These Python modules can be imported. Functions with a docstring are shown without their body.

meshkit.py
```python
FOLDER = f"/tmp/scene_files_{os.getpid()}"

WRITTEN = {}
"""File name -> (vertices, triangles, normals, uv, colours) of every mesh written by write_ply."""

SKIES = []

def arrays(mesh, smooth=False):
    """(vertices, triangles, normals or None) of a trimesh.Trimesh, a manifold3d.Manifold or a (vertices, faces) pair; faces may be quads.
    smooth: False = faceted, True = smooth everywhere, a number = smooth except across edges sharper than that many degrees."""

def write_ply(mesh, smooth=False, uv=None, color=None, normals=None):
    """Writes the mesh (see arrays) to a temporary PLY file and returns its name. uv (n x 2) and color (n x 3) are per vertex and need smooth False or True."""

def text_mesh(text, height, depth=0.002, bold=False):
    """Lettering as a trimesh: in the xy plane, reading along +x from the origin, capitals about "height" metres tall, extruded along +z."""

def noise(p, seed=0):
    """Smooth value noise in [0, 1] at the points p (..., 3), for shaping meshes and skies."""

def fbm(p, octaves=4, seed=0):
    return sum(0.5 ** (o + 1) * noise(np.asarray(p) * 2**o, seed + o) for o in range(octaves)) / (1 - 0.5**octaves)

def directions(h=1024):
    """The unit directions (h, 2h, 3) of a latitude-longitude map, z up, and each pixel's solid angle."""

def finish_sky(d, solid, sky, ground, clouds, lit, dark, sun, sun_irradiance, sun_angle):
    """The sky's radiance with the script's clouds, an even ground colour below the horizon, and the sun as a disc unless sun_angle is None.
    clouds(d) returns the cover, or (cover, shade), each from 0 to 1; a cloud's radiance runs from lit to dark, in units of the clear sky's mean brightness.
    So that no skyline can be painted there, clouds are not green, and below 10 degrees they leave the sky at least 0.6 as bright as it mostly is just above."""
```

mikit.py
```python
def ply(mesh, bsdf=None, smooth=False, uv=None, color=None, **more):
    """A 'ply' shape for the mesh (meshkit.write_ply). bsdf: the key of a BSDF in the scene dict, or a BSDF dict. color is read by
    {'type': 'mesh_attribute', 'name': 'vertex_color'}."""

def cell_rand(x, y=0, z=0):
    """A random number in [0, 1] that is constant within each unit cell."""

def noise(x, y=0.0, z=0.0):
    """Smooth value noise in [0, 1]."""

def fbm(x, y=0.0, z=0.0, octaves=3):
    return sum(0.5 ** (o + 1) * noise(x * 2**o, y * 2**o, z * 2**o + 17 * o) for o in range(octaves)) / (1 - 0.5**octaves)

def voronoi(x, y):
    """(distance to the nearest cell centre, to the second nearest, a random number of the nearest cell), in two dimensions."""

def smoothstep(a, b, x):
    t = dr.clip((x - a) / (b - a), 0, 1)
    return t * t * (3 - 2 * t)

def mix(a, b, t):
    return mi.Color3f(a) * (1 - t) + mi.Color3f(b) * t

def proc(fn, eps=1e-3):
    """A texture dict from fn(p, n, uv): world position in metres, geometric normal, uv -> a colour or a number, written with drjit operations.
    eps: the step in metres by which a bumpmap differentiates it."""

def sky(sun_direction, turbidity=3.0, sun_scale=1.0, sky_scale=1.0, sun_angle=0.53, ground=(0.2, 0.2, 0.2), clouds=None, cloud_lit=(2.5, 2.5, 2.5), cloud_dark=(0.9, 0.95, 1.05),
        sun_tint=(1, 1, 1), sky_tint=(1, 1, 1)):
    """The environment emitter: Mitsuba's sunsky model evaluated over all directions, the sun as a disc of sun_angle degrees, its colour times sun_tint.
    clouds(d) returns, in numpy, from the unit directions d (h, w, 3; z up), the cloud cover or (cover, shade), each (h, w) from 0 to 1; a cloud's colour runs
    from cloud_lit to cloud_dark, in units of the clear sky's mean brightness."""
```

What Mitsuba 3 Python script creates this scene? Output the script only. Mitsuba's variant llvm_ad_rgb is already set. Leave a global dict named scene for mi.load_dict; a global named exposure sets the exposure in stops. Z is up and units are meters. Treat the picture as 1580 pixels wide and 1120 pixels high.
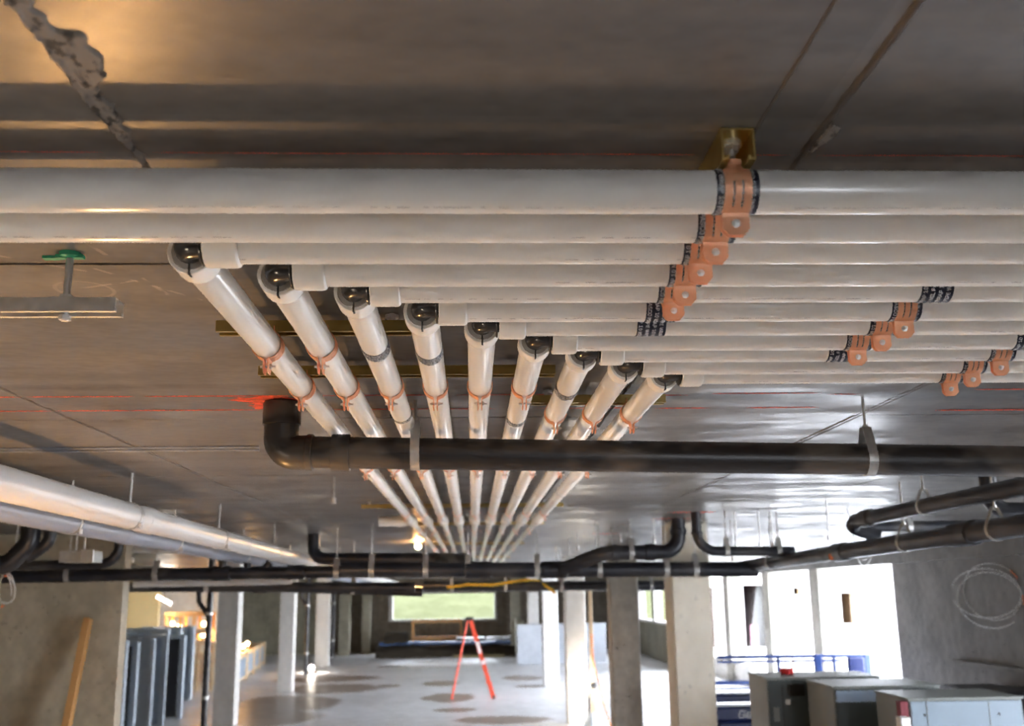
import math, random
import numpy as np, trimesh, drjit as dr, mitsuba as mi
import mikit, meshkit
from mikit import proc, noise, fbm, smoothstep, mix
T = mi.ScalarTransform4f
rng = np.random.default_rng(7)
scene, labels = {}, {}

# ------------------------------------------------------------------ camera, sky, exposure
H = 1.9                                   # camera height
yaw, pitch, roll = .0412, .2226, -.01297
fw = np.array([math.sin(yaw) * math.cos(pitch), math.cos(yaw) * math.cos(pitch), math.sin(pitch)])
rt = np.array([math.cos(yaw), -math.sin(yaw), 0.])
up = -math.sin(roll) * rt + math.cos(roll) * np.cross(rt, fw)
scene['camera'] = {'type': 'thinlens', 'fov': math.degrees(2 * math.atan(790 / 1570)), 'fov_axis': 'x', 'aperture_radius': .0034, 'focus_distance': 2.05,
                   'near_clip': .05, 'far_clip': 300., 'to_world': T().look_at(origin=[0, 0, H], target=[float(fw[0]), float(fw[1]), float(H + fw[2])], up=[float(x) for x in up])}
exposure = 7.05


def overcast(d):
    n = meshkit.noise(d * 3.0, 3)
    return np.full(d.shape[:2], .93), .25 + .3 * n


scene['sky'] = mikit.sky((.5, -.6, .7), turbidity=4, sun_scale=.0, clouds=overcast, cloud_lit=(2.2, 2.35, 2.60), cloud_dark=(1.5, 1.6, 1.8), ground=(.35, .34, .32))

# ------------------------------------------------------------------ helpers
USED = {}


def ply(mesh, bsdf, **more): return mikit.ply(mesh, 'mat_' + bsdf, **more)


def numbered(name):
    k = USED.get(name, 0); USED[name] = k + 1
    return name if k == 0 else f'{name}_{k:03d}'


def tag(key, label=None, cat=None, group=None, kind=None):
    d = labels.setdefault(key, {})
    for a, b in (('label', label), ('category', cat), ('group', group), ('kind', kind)):
        if b: d[a] = b
    return key


def thing(name, label, cat, group=None):
    return tag(numbered(name), label, cat, group)


def part(parent, name, shape, bsdf=None, to=None, smooth=35, label=None, kind=None, **more):
    """One entry under parent ('' = top level); shape is a mesh or a ply dict to share."""
    key = numbered(f'{parent}__{name}' if parent else name)
    d = shape if isinstance(shape, dict) else ply(shape, bsdf, smooth=smooth, **more)
    scene[key] = {**d, 'to_world': to} if to is not None else dict(d)
    if label or kind: tag(key, label, kind=kind)
    return key


def one(name, mesh, bsdf, label, cat, group=None, to=None, smooth=35, kind=None, **more):
    key = part('', name, mesh, bsdf, to, smooth, **more)
    return tag(key, label, cat, group, kind)


def struct(name, mesh, bsdf, label, smooth=False):
    key = part('', name, mesh, bsdf, None, smooth)
    return tag(key, label, None, None, 'structure')


def cat_(*ms): return trimesh.util.concatenate([m for m in ms])


def box(x0, x1, y0, y1, z0, z1, b=0.):
    if not b:
        m = trimesh.creation.box((x1 - x0, y1 - y0, z1 - z0)); m.apply_translation(((x0 + x1) / 2, (y0 + y1) / 2, (z0 + z1) / 2)); return m
    c = np.array([(x0 + x1) / 2, (y0 + y1) / 2, (z0 + z1) / 2]); h = np.array([x1 - x0, y1 - y0, z1 - z0]) / 2
    pts = [c + np.array([a, d, e]) * (h - b * (np.arange(3) != k)) for a in (-1, 1) for d in (-1, 1) for e in (-1, 1) for k in range(3)]
    return trimesh.Trimesh(np.array(pts)).convex_hull


def fillet(pts, R, k=7):
    """A polyline with its inner corners rounded to radius R."""
    pts = [np.array(p, float) for p in pts]; out = [pts[0]]
    for a, c, b in zip(pts, pts[1:], pts[2:]):
        u, v = (a - c) / np.linalg.norm(a - c), (b - c) / np.linalg.norm(b - c)
        ang = math.acos(np.clip(u @ v, -1, 1)); t = min(R / math.tan(ang / 2), .48 * np.linalg.norm(a - c), .48 * np.linalg.norm(b - c)); r = t * math.tan(ang / 2)
        w = (u + v) / np.linalg.norm(u + v); o = c + w * r / math.sin(ang / 2)
        s, e = c + u * t - o, c + v * t - o; th = math.pi - ang
        for i in range(k + 1):
            f = i / k; out.append(o + (math.sin((1 - f) * th) * s + math.sin(f * th) * e) / math.sin(th))
    return out + [pts[-1]]


def tube(pts, r, n=20, caps=True):
    P = np.array(pts, float); m = len(P); r = np.broadcast_to(r, m)
    tg = np.gradient(P, axis=0); tg[0], tg[-1] = P[1] - P[0], P[-1] - P[-2]; tg /= np.linalg.norm(tg, axis=1)[:, None]
    a = np.cross(tg[0], [0, 0, 1] if abs(tg[0][2]) < .9 else [1, 0, 0]); a /= np.linalg.norm(a)
    th = np.arange(n) * 2 * math.pi / n; V = []
    for i in range(m):
        a = a - tg[i] * (a @ tg[i]); a /= np.linalg.norm(a); b = np.cross(tg[i], a)
        V.append(P[i] + r[i] * (np.cos(th)[:, None] * a + np.sin(th)[:, None] * b))
    V = np.vstack(V); F = []
    j = np.arange(n); j2 = (j + 1) % n
    for i in range(m - 1):
        p, q = i * n, (i + 1) * n
        F += [np.stack([p + j, p + j2, q + j2], 1), np.stack([p + j, q + j2, q + j], 1)]
    if caps:
        V = np.vstack([V, P[0], P[-1]]); e = (m - 1) * n
        F += [np.stack([j2, j, j * 0 + m * n], 1), np.stack([e + j, e + j2, j * 0 + m * n + 1], 1)]
    return trimesh.Trimesh(V, np.vstack(F), process=False)


def cyl(a, b, r, n=20): return tube([a, b], r, n)


def lathe_x(prof, n=28):
    """A closed ring about the x axis from (x, radius) points."""
    prof = np.array(prof, float); m = len(prof); th = np.arange(n) * 2 * math.pi / n
    V = np.array([[x, r * math.cos(t), r * math.sin(t)] for x, r in prof for t in th]); F = []
    for i in range(m):
        p, q = i * n, ((i + 1) % m) * n
        for j in range(n):
            k = (j + 1) % n; F += [[p + j, q + j, q + k], [p + j, q + k, p + k]]
    return trimesh.Trimesh(V, F, process=False)


def ribbon(path, x0, x1, t):
    """A strip of thickness t along path (y, z), spanning x0..x1 (per station)."""
    P = np.array(path, float); m = len(P); g = np.gradient(P, axis=0); g /= np.linalg.norm(g, axis=1)[:, None]; N = np.stack([-g[:, 1], g[:, 0]], 1)
    x0, x1 = np.broadcast_to(x0, m), np.broadcast_to(x1, m); V, F = [], []
    for i in range(m):
        for x, s in ((x0[i], -1), (x1[i], -1), (x1[i], 1), (x0[i], 1)):
            V.append([x, P[i, 0] + s * t / 2 * N[i, 0], P[i, 1] + s * t / 2 * N[i, 1]])
    for i in range(m - 1):
        for k in range(4):
            a, b = i * 4 + k, i * 4 + (k + 1) % 4; F += [[a, b, b + 4], [a, b + 4, a + 4]]
    e = 4 * (m - 1); F += [[0, 2, 1], [0, 3, 2], [e, e + 1, e + 2], [e, e + 2, e + 3]]
    return trimesh.Trimesh(V, F, process=False)


def moved(mesh, x=0, y=0, z=0, rz=0):
    m = mesh.copy()
    if rz: m.apply_transform(trimesh.transformations.rotation_matrix(math.radians(rz), [0, 0, 1]))
    m.apply_translation((x, y, z)); return m


def grid_mesh(xs, ys, fz):
    X, Y = np.meshgrid(xs, ys, indexing='ij'); V = np.stack([X, Y, fz(X, Y)], -1).reshape(-1, 3); n = len(ys); F = []
    for i in range(len(xs) - 1):
        for j in range(n - 1):
            a = i * n + j; F += [[a, a + n, a + n + 1], [a, a + n + 1, a + 1]]
    return trimesh.Trimesh(V, F, process=False)


NTH = ['first', 'second', 'third', 'fourth', 'fifth', 'sixth', 'seventh', 'eighth', 'ninth', 'tenth', 'eleventh', 'twelfth', '13th', '14th', '15th', '16th']
ORD = ['first', 'second', 'third', 'fourth', 'fifth', 'sixth', 'seventh', 'eighth', 'ninth', 'tenth', 'eleventh']

# ------------------------------------------------------------------ materials
def rgb(c): return {'type': 'rgb', 'value': list(c)}


def mat(name, color, rough=.5, metal=0., spec=.5, bump=None, bscale=1., **more):
    d = {'type': 'principled', 'base_color': color if isinstance(color, dict) else rgb(color), 'roughness': rough, 'specular': spec, **more}
    if metal: d['metallic'] = metal
    if bump: d = {'type': 'bumpmap', 'arbitrary': bump, 'scale': bscale, 'bsdf': d}
    scene['mat_' + name] = {'type': 'twosided', 'bsdf': d}
    return name


def segdist(p, a, b):
    ax, ay = a; bx, by = b; dx, dy = bx - ax, by - ay; L = dx * dx + dy * dy
    t = dr.clip(((p.x - ax) * dx + (p.y - ay) * dy) / L, 0, 1)
    return dr.sqrt(dr.square(p.x - ax - t * dx) + dr.square(p.y - ay - t * dy))


CHALK = [((-.648, 1.664), (-.509, 1.866)), ((-.617, 1.483), (-.560, 1.83)), ((-.79, 1.60), (-.66, 1.69)), ((-.70, 1.79), (-.58, 1.74))]


def ceiling_color(p, n, uv):
    big = fbm(p.x * .9, p.y * 1.1, 3.0, 3); st = fbm(p.x * 2.2, p.y * 13, 7.0, 3); fine = fbm(p.x * 40, p.y * 60, 1.0, 2)
    pan = mikit.cell_rand(dr.floor((p.x + .42) / .83), dr.floor((p.y + .446) / 1.55), 5.)
    c = mix((.098, .093, .086), (.155, .148, .138), smoothstep(.3, .7, .65 * big + .35 * st)) * (.84 + .2 * pan) * (.88 + .24 * fine)
    blot = smoothstep(.58, .72, fbm(p.x * 4, p.y * 4, 9., 3)); c = mix(c, c * mi.Color3f(.72, .70, .68), blot * .6)
    near = dr.select(p.y < 3.4, mi.Float(1), mi.Float(0))
    for a, b in CHALK:
        d = segdist(p, a, b); c = mix(c, mi.Color3f(.36, .31, .28), near * .45 * smoothstep(.006, .002, d) * smoothstep(.3, .6, noise(p.x * 60, p.y * 60)))
    ring = dr.abs(dr.sqrt(dr.square((p.x + .70) * 1.0) + dr.square(p.y - 1.80)) - .05); c = mix(c, mi.Color3f(.36, .31, .28), .3 * smoothstep(.005, .002, ring))
    return c


def ceiling_rough(p, n, uv):
    return .30 + .20 * smoothstep(.3, .7, fbm(p.x * 2.5, p.y * 9, 2., 3))


def ceiling_bump(p, n, uv):
    return fbm(p.x * 5, p.y * 22, 4., 3)


mat('ceiling_concrete', proc(ceiling_color), proc(ceiling_rough), spec=.55, bump=proc(ceiling_bump, eps=4e-3), bscale=.0006)
mat('joint_dark', proc(lambda p, n, uv: mix((.05, .042, .035), (.11, .095, .08), fbm(p.x * 60, p.y * 20, p.z * 60, 2))), .8)
mat('smear', proc(lambda p, n, uv: mix((.08, .072, .062), (.24, .215, .19), smoothstep(.24, .42, fbm(p.x * 110, p.y * 70, 3., 3)))), .85)


def concrete(name, lo, hi, stain=.5, rough=.6, sx=1.):
    def f(p, n, uv):
        a = fbm(p.x * 2.0 * sx, p.y * 2.0 * sx, p.z * 1.6, 3); b = fbm(p.x * 16, p.y * 16, p.z * 11, 3); c = fbm(p.x * 9, p.y * 9, p.z * 1.2, 2)
        col = mix(lo, hi, smoothstep(.25, .75, .45 * a + .3 * b + .25 * c))
        pit = smoothstep(.80, .90, noise(p.x * 24, p.y * 24, p.z * 24)) * smoothstep(.45, .6, noise(p.x * 5, p.y * 5, p.z * 5)); return col * (1 - .4 * stain * pit)
    return mat(name, proc(f), rough, spec=.35)


concrete('wall_concrete', (.33, .29, .21), (.50, .44, .33))
concrete('dark_concrete', (.15, .145, .135), (.24, .23, .215))
concrete('back_concrete', (.085, .068, .045), (.15, .125, .09))
concrete('sage_concrete', (.21, .20, .15), (.33, .31, .235))
concrete('pale_column', (.66, .61, .50), (.78, .73, .62), .35, .5)
concrete('white_column', (.62, .61, .58), (.74, .73, .70), .25, .5)
concrete('raw_column', (.25, .235, .20), (.42, .40, .35), 1.)
concrete('grey_column', (.52, .505, .475), (.66, .64, .60), .3)
concrete('pale_block', (.50, .54, .60), (.62, .66, .72), .2)
STAINS = [(-.88, 29.6, 1.0, 1.5), (-2.09, 28.9, .55, .5), (-.69, 23.3, .45, .8), (-1.79, 22.9, .3, .4), (-.45, 20.1, .5, .9), (1.2, 24.4, .5, .8), (-.3, 18.0, .4, .35), (.5, 16.5, .8, .6), (-3.4, 25.0, 1.3, 1.0), (-3.0, 22.4, 1.1, 1.2), (-3.4, 19.4, 1.0, 2.0), (-3.3, 17.4, .9, 1.4), (1.2, 22.2, .35, .3)]


def wet(p):
    w = mi.Float(0); q = .45 * (fbm(p.x * 2.2, p.y * 1.2, 1., 3) - .5)
    for x, y, a, b in STAINS:
        w = dr.maximum(w, smoothstep(1.05, .75, dr.sqrt(dr.square((p.x - x) / a) + dr.square((p.y - y) / b)) + q))
    return w


def floor_color(p, n, uv):
    a = fbm(p.x * .5, p.y * .5, 1., 3); b = fbm(p.x * 6, p.y * 6, 2., 3)
    c = mix((.58, .58, .59), (.72, .72, .74), smoothstep(.25, .75, .6 * a + .4 * b))
    return c * (1 - .62 * wet(p) * mi.Color3f(.86, .98, 1.08))


mat('floor_concrete', proc(floor_color), proc(lambda p, n, uv: .40 - .06 * wet(p)), spec=.4)


def pipe_color(p, n, uv):
    c = mix((.74, .73, .69), (.80, .79, .755), fbm(p.x * 6, p.y * 6, p.z * 6, 2))
    dash = dr.select((dr.abs(p.z - 2.3548) < .0003) & (p.y < 2.4) & (dr.abs(n.x) < .2), mi.Float(1), mi.Float(0)) * smoothstep(.5, .56, noise(p.x * 4, dr.floor(p.y * 9.5) * 3.)) * smoothstep(.42, .5, noise(p.x * 130., p.y * 3))
    return mix(c, mi.Color3f(.06, .06, .07), .45 * dash)


mat('white_pipe_plastic', proc(pipe_color), .15, spec=.5)
mat('white_ring_plastic', (.82, .79, .73), .38, spec=.45)
mat('grey_gap', (.33, .30, .26), .5)
mat('black_gloss', (.018, .017, .016), .16, spec=.6)
mat('drain_black', proc(lambda p, n, uv: mix((.020, .019, .018), (.105, .088, .068), smoothstep(.42, .72, fbm(p.x * 7, p.y * 7, p.z * 12, 3)) * smoothstep(-.7, .6, n.z * 0 + fbm(p.x * 2., 1., 4., 2)))), .34, spec=.55)
mat('pipe_black', proc(lambda p, n, uv: mix((.013, .015, .020), (.045, .043, .042), smoothstep(.45, .75, fbm(p.x * 4, p.y * 4, p.z * 6, 2)))), .33, spec=.55)
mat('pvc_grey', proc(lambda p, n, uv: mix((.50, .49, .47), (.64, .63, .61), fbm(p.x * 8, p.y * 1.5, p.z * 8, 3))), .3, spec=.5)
mat('copper_coat', proc(lambda p, n, uv: mix((.84, .40, .22), (.92, .48, .28), noise(p.x * 60, p.y * 60, p.z * 60))), .42, metal=.35)
mat('steel_bright', (.82, .81, .79), .26, metal=.7)
mat('galvanized', proc(lambda p, n, uv: mix((.50, .50, .48), (.68, .67, .64), noise(p.x * 90, p.y * 90, p.z * 60))), .38, metal=.75)
mat('zinc_yellow', proc(lambda p, n, uv: mix((.46, .33, .10), (.60, .47, .18), noise(p.x * 25, p.y * 25, p.z * 60))), .28, metal=.85)
mat('navy_tape', (.012, .014, .026), .32, spec=.5)
mat('tape_print', (.62, .64, .67), .5)
mat('timber', proc(lambda p, n, uv: mix((.48, .24, .075), (.62, .34, .12), fbm(p.x * 9, p.y * 9, p.z * 2.5, 3))), .6)
mat('pale_timber', proc(lambda p, n, uv: mix((.55, .40, .24), (.70, .54, .35), fbm(p.x * 5, p.y * 5, p.z * 5, 2))), .6)
mat('blue_steel', proc(lambda p, n, uv: mix((.36, .41, .46), (.47, .53, .60), fbm(p.x * 6, p.y * 6, p.z * 1.5, 2))), .35, metal=.3)
mat('dark_steel', (.045, .047, .05), .4, metal=.4)
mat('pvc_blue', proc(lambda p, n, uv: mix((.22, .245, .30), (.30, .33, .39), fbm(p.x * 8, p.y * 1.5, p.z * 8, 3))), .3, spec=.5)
mat('glass_blue', (.28, .36, .46), .15, spec=.6)
mat('ladder_red', (.78, .09, .045), .4)
mat('label_white', (.80, .79, .77), .5)
mat('cabinet_grey', proc(lambda p, n, uv: mix((.17, .182, .165), (.21, .222, .205), fbm(p.x * 4, p.y * 4, p.z * 4, 2))), .42)
mat('cabinet_dark', (.055, .070, .068), .35)
mat('cabinet_blue', (.20, .25, .295), .42)
mat('maroon', (.16, .012, .02), .5)
mat('red_plastic', (.65, .03, .03), .4)
mat('rail_blue', (.02, .045, .17), .4)
mat('machine_navy', (.010, .018, .085), .35)
mat('facade_white', proc(lambda p, n, uv: mix((.34, .335, .32), (.42, .415, .40), fbm(p.x, p.y, p.z, 2))), .8)
mat('yard_pale', proc(lambda p, n, uv: mix((.56, .55, .53), (.68, .67, .65), fbm(p.x * 2, p.y * 2, 1., 3))), .85)
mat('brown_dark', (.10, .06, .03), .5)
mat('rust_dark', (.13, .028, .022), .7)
mat('stair_grey', (.06, .06, .058), .7)
mat('pink_plastic', (.30, .12, .17), .5)
mat('yellow_hose', (.72, .45, .02), .45)
mat('orange_cord', (.80, .22, .06), .5)
mat('blue_tarp', (.07, .17, .42), .5)
mat('tarp_white', (.62, .64, .68), .5)
mat('dark_rubble', proc(lambda p, n, uv: mix((.025, .02, .016), (.09, .075, .05), fbm(p.x * 3, p.y * 3, p.z * 9, 2))), .8)
mat('grass_green', proc(lambda p, n, uv: mix((.027, .029, .014), (.040, .042, .024), fbm(p.x * 5, p.y * 5, p.z * 5, 3))), .9, spec=0.)
mat('yellow_wall', proc(lambda p, n, uv: mix((.52, .46, .22), (.66, .60, .40), fbm(p.x * 1.2, p.y * 1.2, p.z, 2))), .7)
mat('cable_white', (.72, .72, .70), .4)
mat('green_cap', (.03, .33, .17), .5)
mat('lamp_glass', (.8, .8, .8), .3)


def glow(mesh_dict_color, power):
    return {'type': 'area', 'radiance': {'type': 'rgb', 'value': [float(c) * power for c in mesh_dict_color]}}


WARM, SOFT, COOL = (1.0, .52, .18), (1.0, .82, .62), (1.0, .90, .75)


def bulb(parent, name, centre, r, power, color=WARM, sub=2):
    m = trimesh.creation.icosphere(sub, r); m.apply_translation(centre)
    return part(parent, name, m, 'lamp_glass', smooth=True, emitter=glow(color, power))


# ------------------------------------------------------------------ the shell
ZC = 2.448
XS = np.array([-.42 + .83 * k for k in range(-7, 8)]); XS[8:] += .02
YS = [-2.996, -1.446, .104, 1.654, 3.20, 4.75, 6.30, 7.85, 9.40, 10.95, 12.5]
tag('ceiling', 'grey-brown concrete ceiling cast in smooth board panels', kind='structure')
part('ceiling', 'slab', cat_(box(-10, 6.2, -9, 37, ZC + .012, ZC + .3), box(-10, 6.2, 12.5, 37, ZC, ZC + .012), box(-10, XS[0] - .004, -9, 12.5, ZC, ZC + .012), box(XS[-1], 6.2, -9, 12.5, ZC, ZC + .012), box(XS[0], XS[-1], -9, YS[0], ZC, ZC + .012)), 'ceiling_concrete', smooth=False)
for i in range(len(XS) - 1):
    for j in range(len(YS) - 1):
        dz = float(rng.uniform(-.0012, .0012)); g = .0022
        part('ceiling', 'panel', box(XS[i] + g, XS[i + 1] - g, YS[j] + g, YS[j + 1] - g, ZC + dz, ZC + .02, .0012), 'ceiling_concrete', smooth=False)


def fin(x, w, h, y0, y1, seed, amp, n=160):
    """A ragged ridge of grout squeezed out of a formwork joint, along y."""
    ys = np.linspace(y0, y1, n); us = np.array([-1, -.7, -.35, 0, .35, .7, 1.])
    prof = np.array([-.08, .45, .85, 1, .8, .5, -.08])
    V = np.zeros((n, 7, 3))
    for k, u in enumerate(us):
        q = np.stack([ys * 38, ys * 0 + k * 1.7, ys * 0 + seed], -1); a = meshkit.noise(q, seed) - .5; b = meshkit.noise(q * 2.3, seed + 1) - .5
        wob = (meshkit.noise(np.stack([ys * 9, ys * 0, ys * 0 + seed], -1), seed + 2) - .5) * w * .5
        V[:, k, 0] = x + wob + u * w * (1 + amp * a); V[:, k, 1] = ys; V[:, k, 2] = ZC + .0015 - h * prof[k] * (1 + 1.3 * amp * b + amp * a)
    F = []
    for i in range(n - 1):
        for k in range(6):
            a = i * 7 + k; F += [[a, a + 1, a + 8], [a, a + 8, a + 7]]
    return trimesh.Trimesh(V.reshape(-1, 3), F, process=False)


part('ceiling', 'grout_ridge', fin(-.423, .004, .004, 1.25, 3.3, 3, 1.0), 'joint_dark', smooth=60)
part('ceiling', 'grout_ridge', fin(.43, .006, .005, .3, 3.6, 11, .8), 'joint_dark', smooth=60)
part('ceiling', 'grout_ridge', fin(.349, .0022, .003, .3, 1.6, 17, .9), 'joint_dark', smooth=60)
part('ceiling', 'grout_ridge', fin(1.24, .006, .003, 2.0, 6.0, 23, .8, 120), 'joint_dark', smooth=60)
part('ceiling', 'grout_ridge', fin(-1.24, .004, .003, 2.0, 6.0, 29, .8, 120), 'joint_dark', smooth=60)
part('ceiling', 'grout_ridge', moved(fin(0, .003, .003, 0, 4.5, 31, 1., 160), rz=90).apply_translation((0.2, 1.654, 0)), 'joint_dark', smooth=60)


def smear(ys, left, right, h, seed, x0, x1, nx=60, ny=260):
    """Mortar left on the ceiling: a relief between two ragged edges given along y."""
    def fz(X, Y):
        w1 = meshkit.noise(np.stack([Y * 70, X * 0, X * 0], -1), seed) - .5; w2 = meshkit.noise(np.stack([Y * 60, X * 0 + 3, X * 0], -1), seed + 1) - .5; w3 = meshkit.noise(np.stack([Y * 170, X * 0 + 9, X * 0], -1), seed + 2) - .5
        L = np.interp(Y, ys, left) + .004 * w1 + .002 * w3; Rr = np.interp(Y, ys, right) + .010 * w2 + .004 * w3
        d = np.minimum(X - L, Rr - X); q = np.stack([X * 130, Y * 90, X * 0 + seed], -1)
        n1, n2 = meshkit.noise(q, seed + 3), meshkit.noise(q * 2.3, seed + 4)
        edge = np.exp(-((X - L - .003) / .003) ** 2)
        hh = h * (.55 + .5 * n1 + .35 * n2 + .8 * edge) - .8 * h * np.clip((n1 - .78) / .1, 0, 1)
        return ZC + .002 - np.clip(d / .0025, 0, 1) * (hh + .002)
    return grid_mesh(np.linspace(x0, x1, nx), np.linspace(ys[0], ys[-1], ny), fz)


part('ceiling', 'mortar_patch', smear([.60, .87, .925, .93, .965, .998, 1.026, 1.056, 1.08, 1.136, 1.21, 1.30], [-.434, -.434, -.433, -.433, -.432, -.431, -.431, -.432, -.432, -.430, -.424, -.422], [-.408, -.409, -.407, -.386, -.383, -.386, -.397, -.413, -.406, -.409, -.416, -.419], .0036, 5, -.445, -.372), 'smear', smooth=60, label='chipped pale mortar smeared along the left ceiling joint')
part('ceiling', 'mortar_patch', smear([1.10, 1.13, 1.16, 1.20], [.434, .434, .434, .434], [.436, .449, .450, .437], .002, 9, .425, .46, 30, 60), 'smear', smooth=60)

# red marking chalk and spray paint of the trades, lying on the ceiling as thin ragged coats
def chalk(x0, x1, y, w, seed):
    n = max(12, int((x1 - x0) / .012)); xs = np.linspace(x0, x1, n); q = np.stack([xs * 60, xs * 0 + y * 9, xs * 0 + seed], -1)
    a, b, c = meshkit.noise(q, seed), meshkit.noise(q, seed + 1), meshkit.noise(q / 12, seed + 2) - .5
    end = np.clip(np.minimum(xs - x0, x1 - xs) / .03, .15, 1); yc = y + .004 * c
    V = [[x, yy + sg * 1.5 * w * e * (.6 + .4 * r), ZC - .0016] for sg, r_ in ((-1, a), (1, b)) for x, yy, e, r in zip(xs, yc, end, r_)]
    return trimesh.Trimesh(V, [f for k in range(n - 1) for f in ([k, k + n, k + 1], [k + 1, k + n, k + n + 1])], process=False)


def splash(cx, cy, a, b, seed):
    n = 72; th = np.arange(n) * 2 * math.pi / n
    q = meshkit.noise(np.stack([np.cos(th) * 3 + 9, np.sin(th) * 3, th * 0 + seed], -1), seed); q2 = meshkit.noise(np.stack([np.cos(th) * 12 + 9, np.sin(th) * 12, th * 0 + seed], -1), seed)
    r = .55 + .5 * q + .3 * q2
    V = [[cx, cy, ZC - .0018]] + [[cx + a * e * math.cos(t), cy + b * e * math.sin(t), ZC - .0015] for t, e in zip(th, r)]
    return trimesh.Trimesh(V, [[0, 1 + (k + 1) % n, 1 + k] for k in range(n)], process=False)


mat('red_chalk', proc(lambda p, n, uv: mix((.34, .07, .045), (.68, .10, .06), smoothstep(.3, .6, fbm(p.x * 55, p.y * 120, 2., 3)))), .8, spec=.2)
for y, w, spans in ((1.206, .0011, ((-3, -.46), (-.40, .29), (.36, .415), (.445, 3))), (2.815, .0050, ((-3, -1.245), (-1.232, -.93), (-.915, -.50), (-.44, -.12), (-.04, .24), (.68, 1.0))), (2.835, .0038, ((.33, .62), (1.02, 1.12))),
                    (2.775, .0050, ((1.42, 2.2),)), (3.035, .0052, ((-3, -1.25), (-1.235, -.63), (-.42, .08), (.2, .5))), (3.046, .0060, ((.56, .73), (.84, 1.07))), (3.11, .0080, ((1.46, 2.2),))):
    for k, (a, b) in enumerate(spans): part('ceiling', 'chalk_line', chalk(a, b, y, w, 40 + k), 'red_chalk', smooth=False, label='red chalk layout line')
for k, (x, y, a, b) in enumerate(((-.555, 2.905, .125, .075), (-.60, 2.985, .05, .045), (1.57, 7.25, .16, .06), (1.55, 7.86, .17, .06), (1.28, 9.85, .16, .06))):
    part('ceiling', 'paint_mark', splash(x, y, a, b, 60 + k), 'red_chalk', smooth=False, label='red spray paint mark round a pipe hole' if k != 1 else None)

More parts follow.
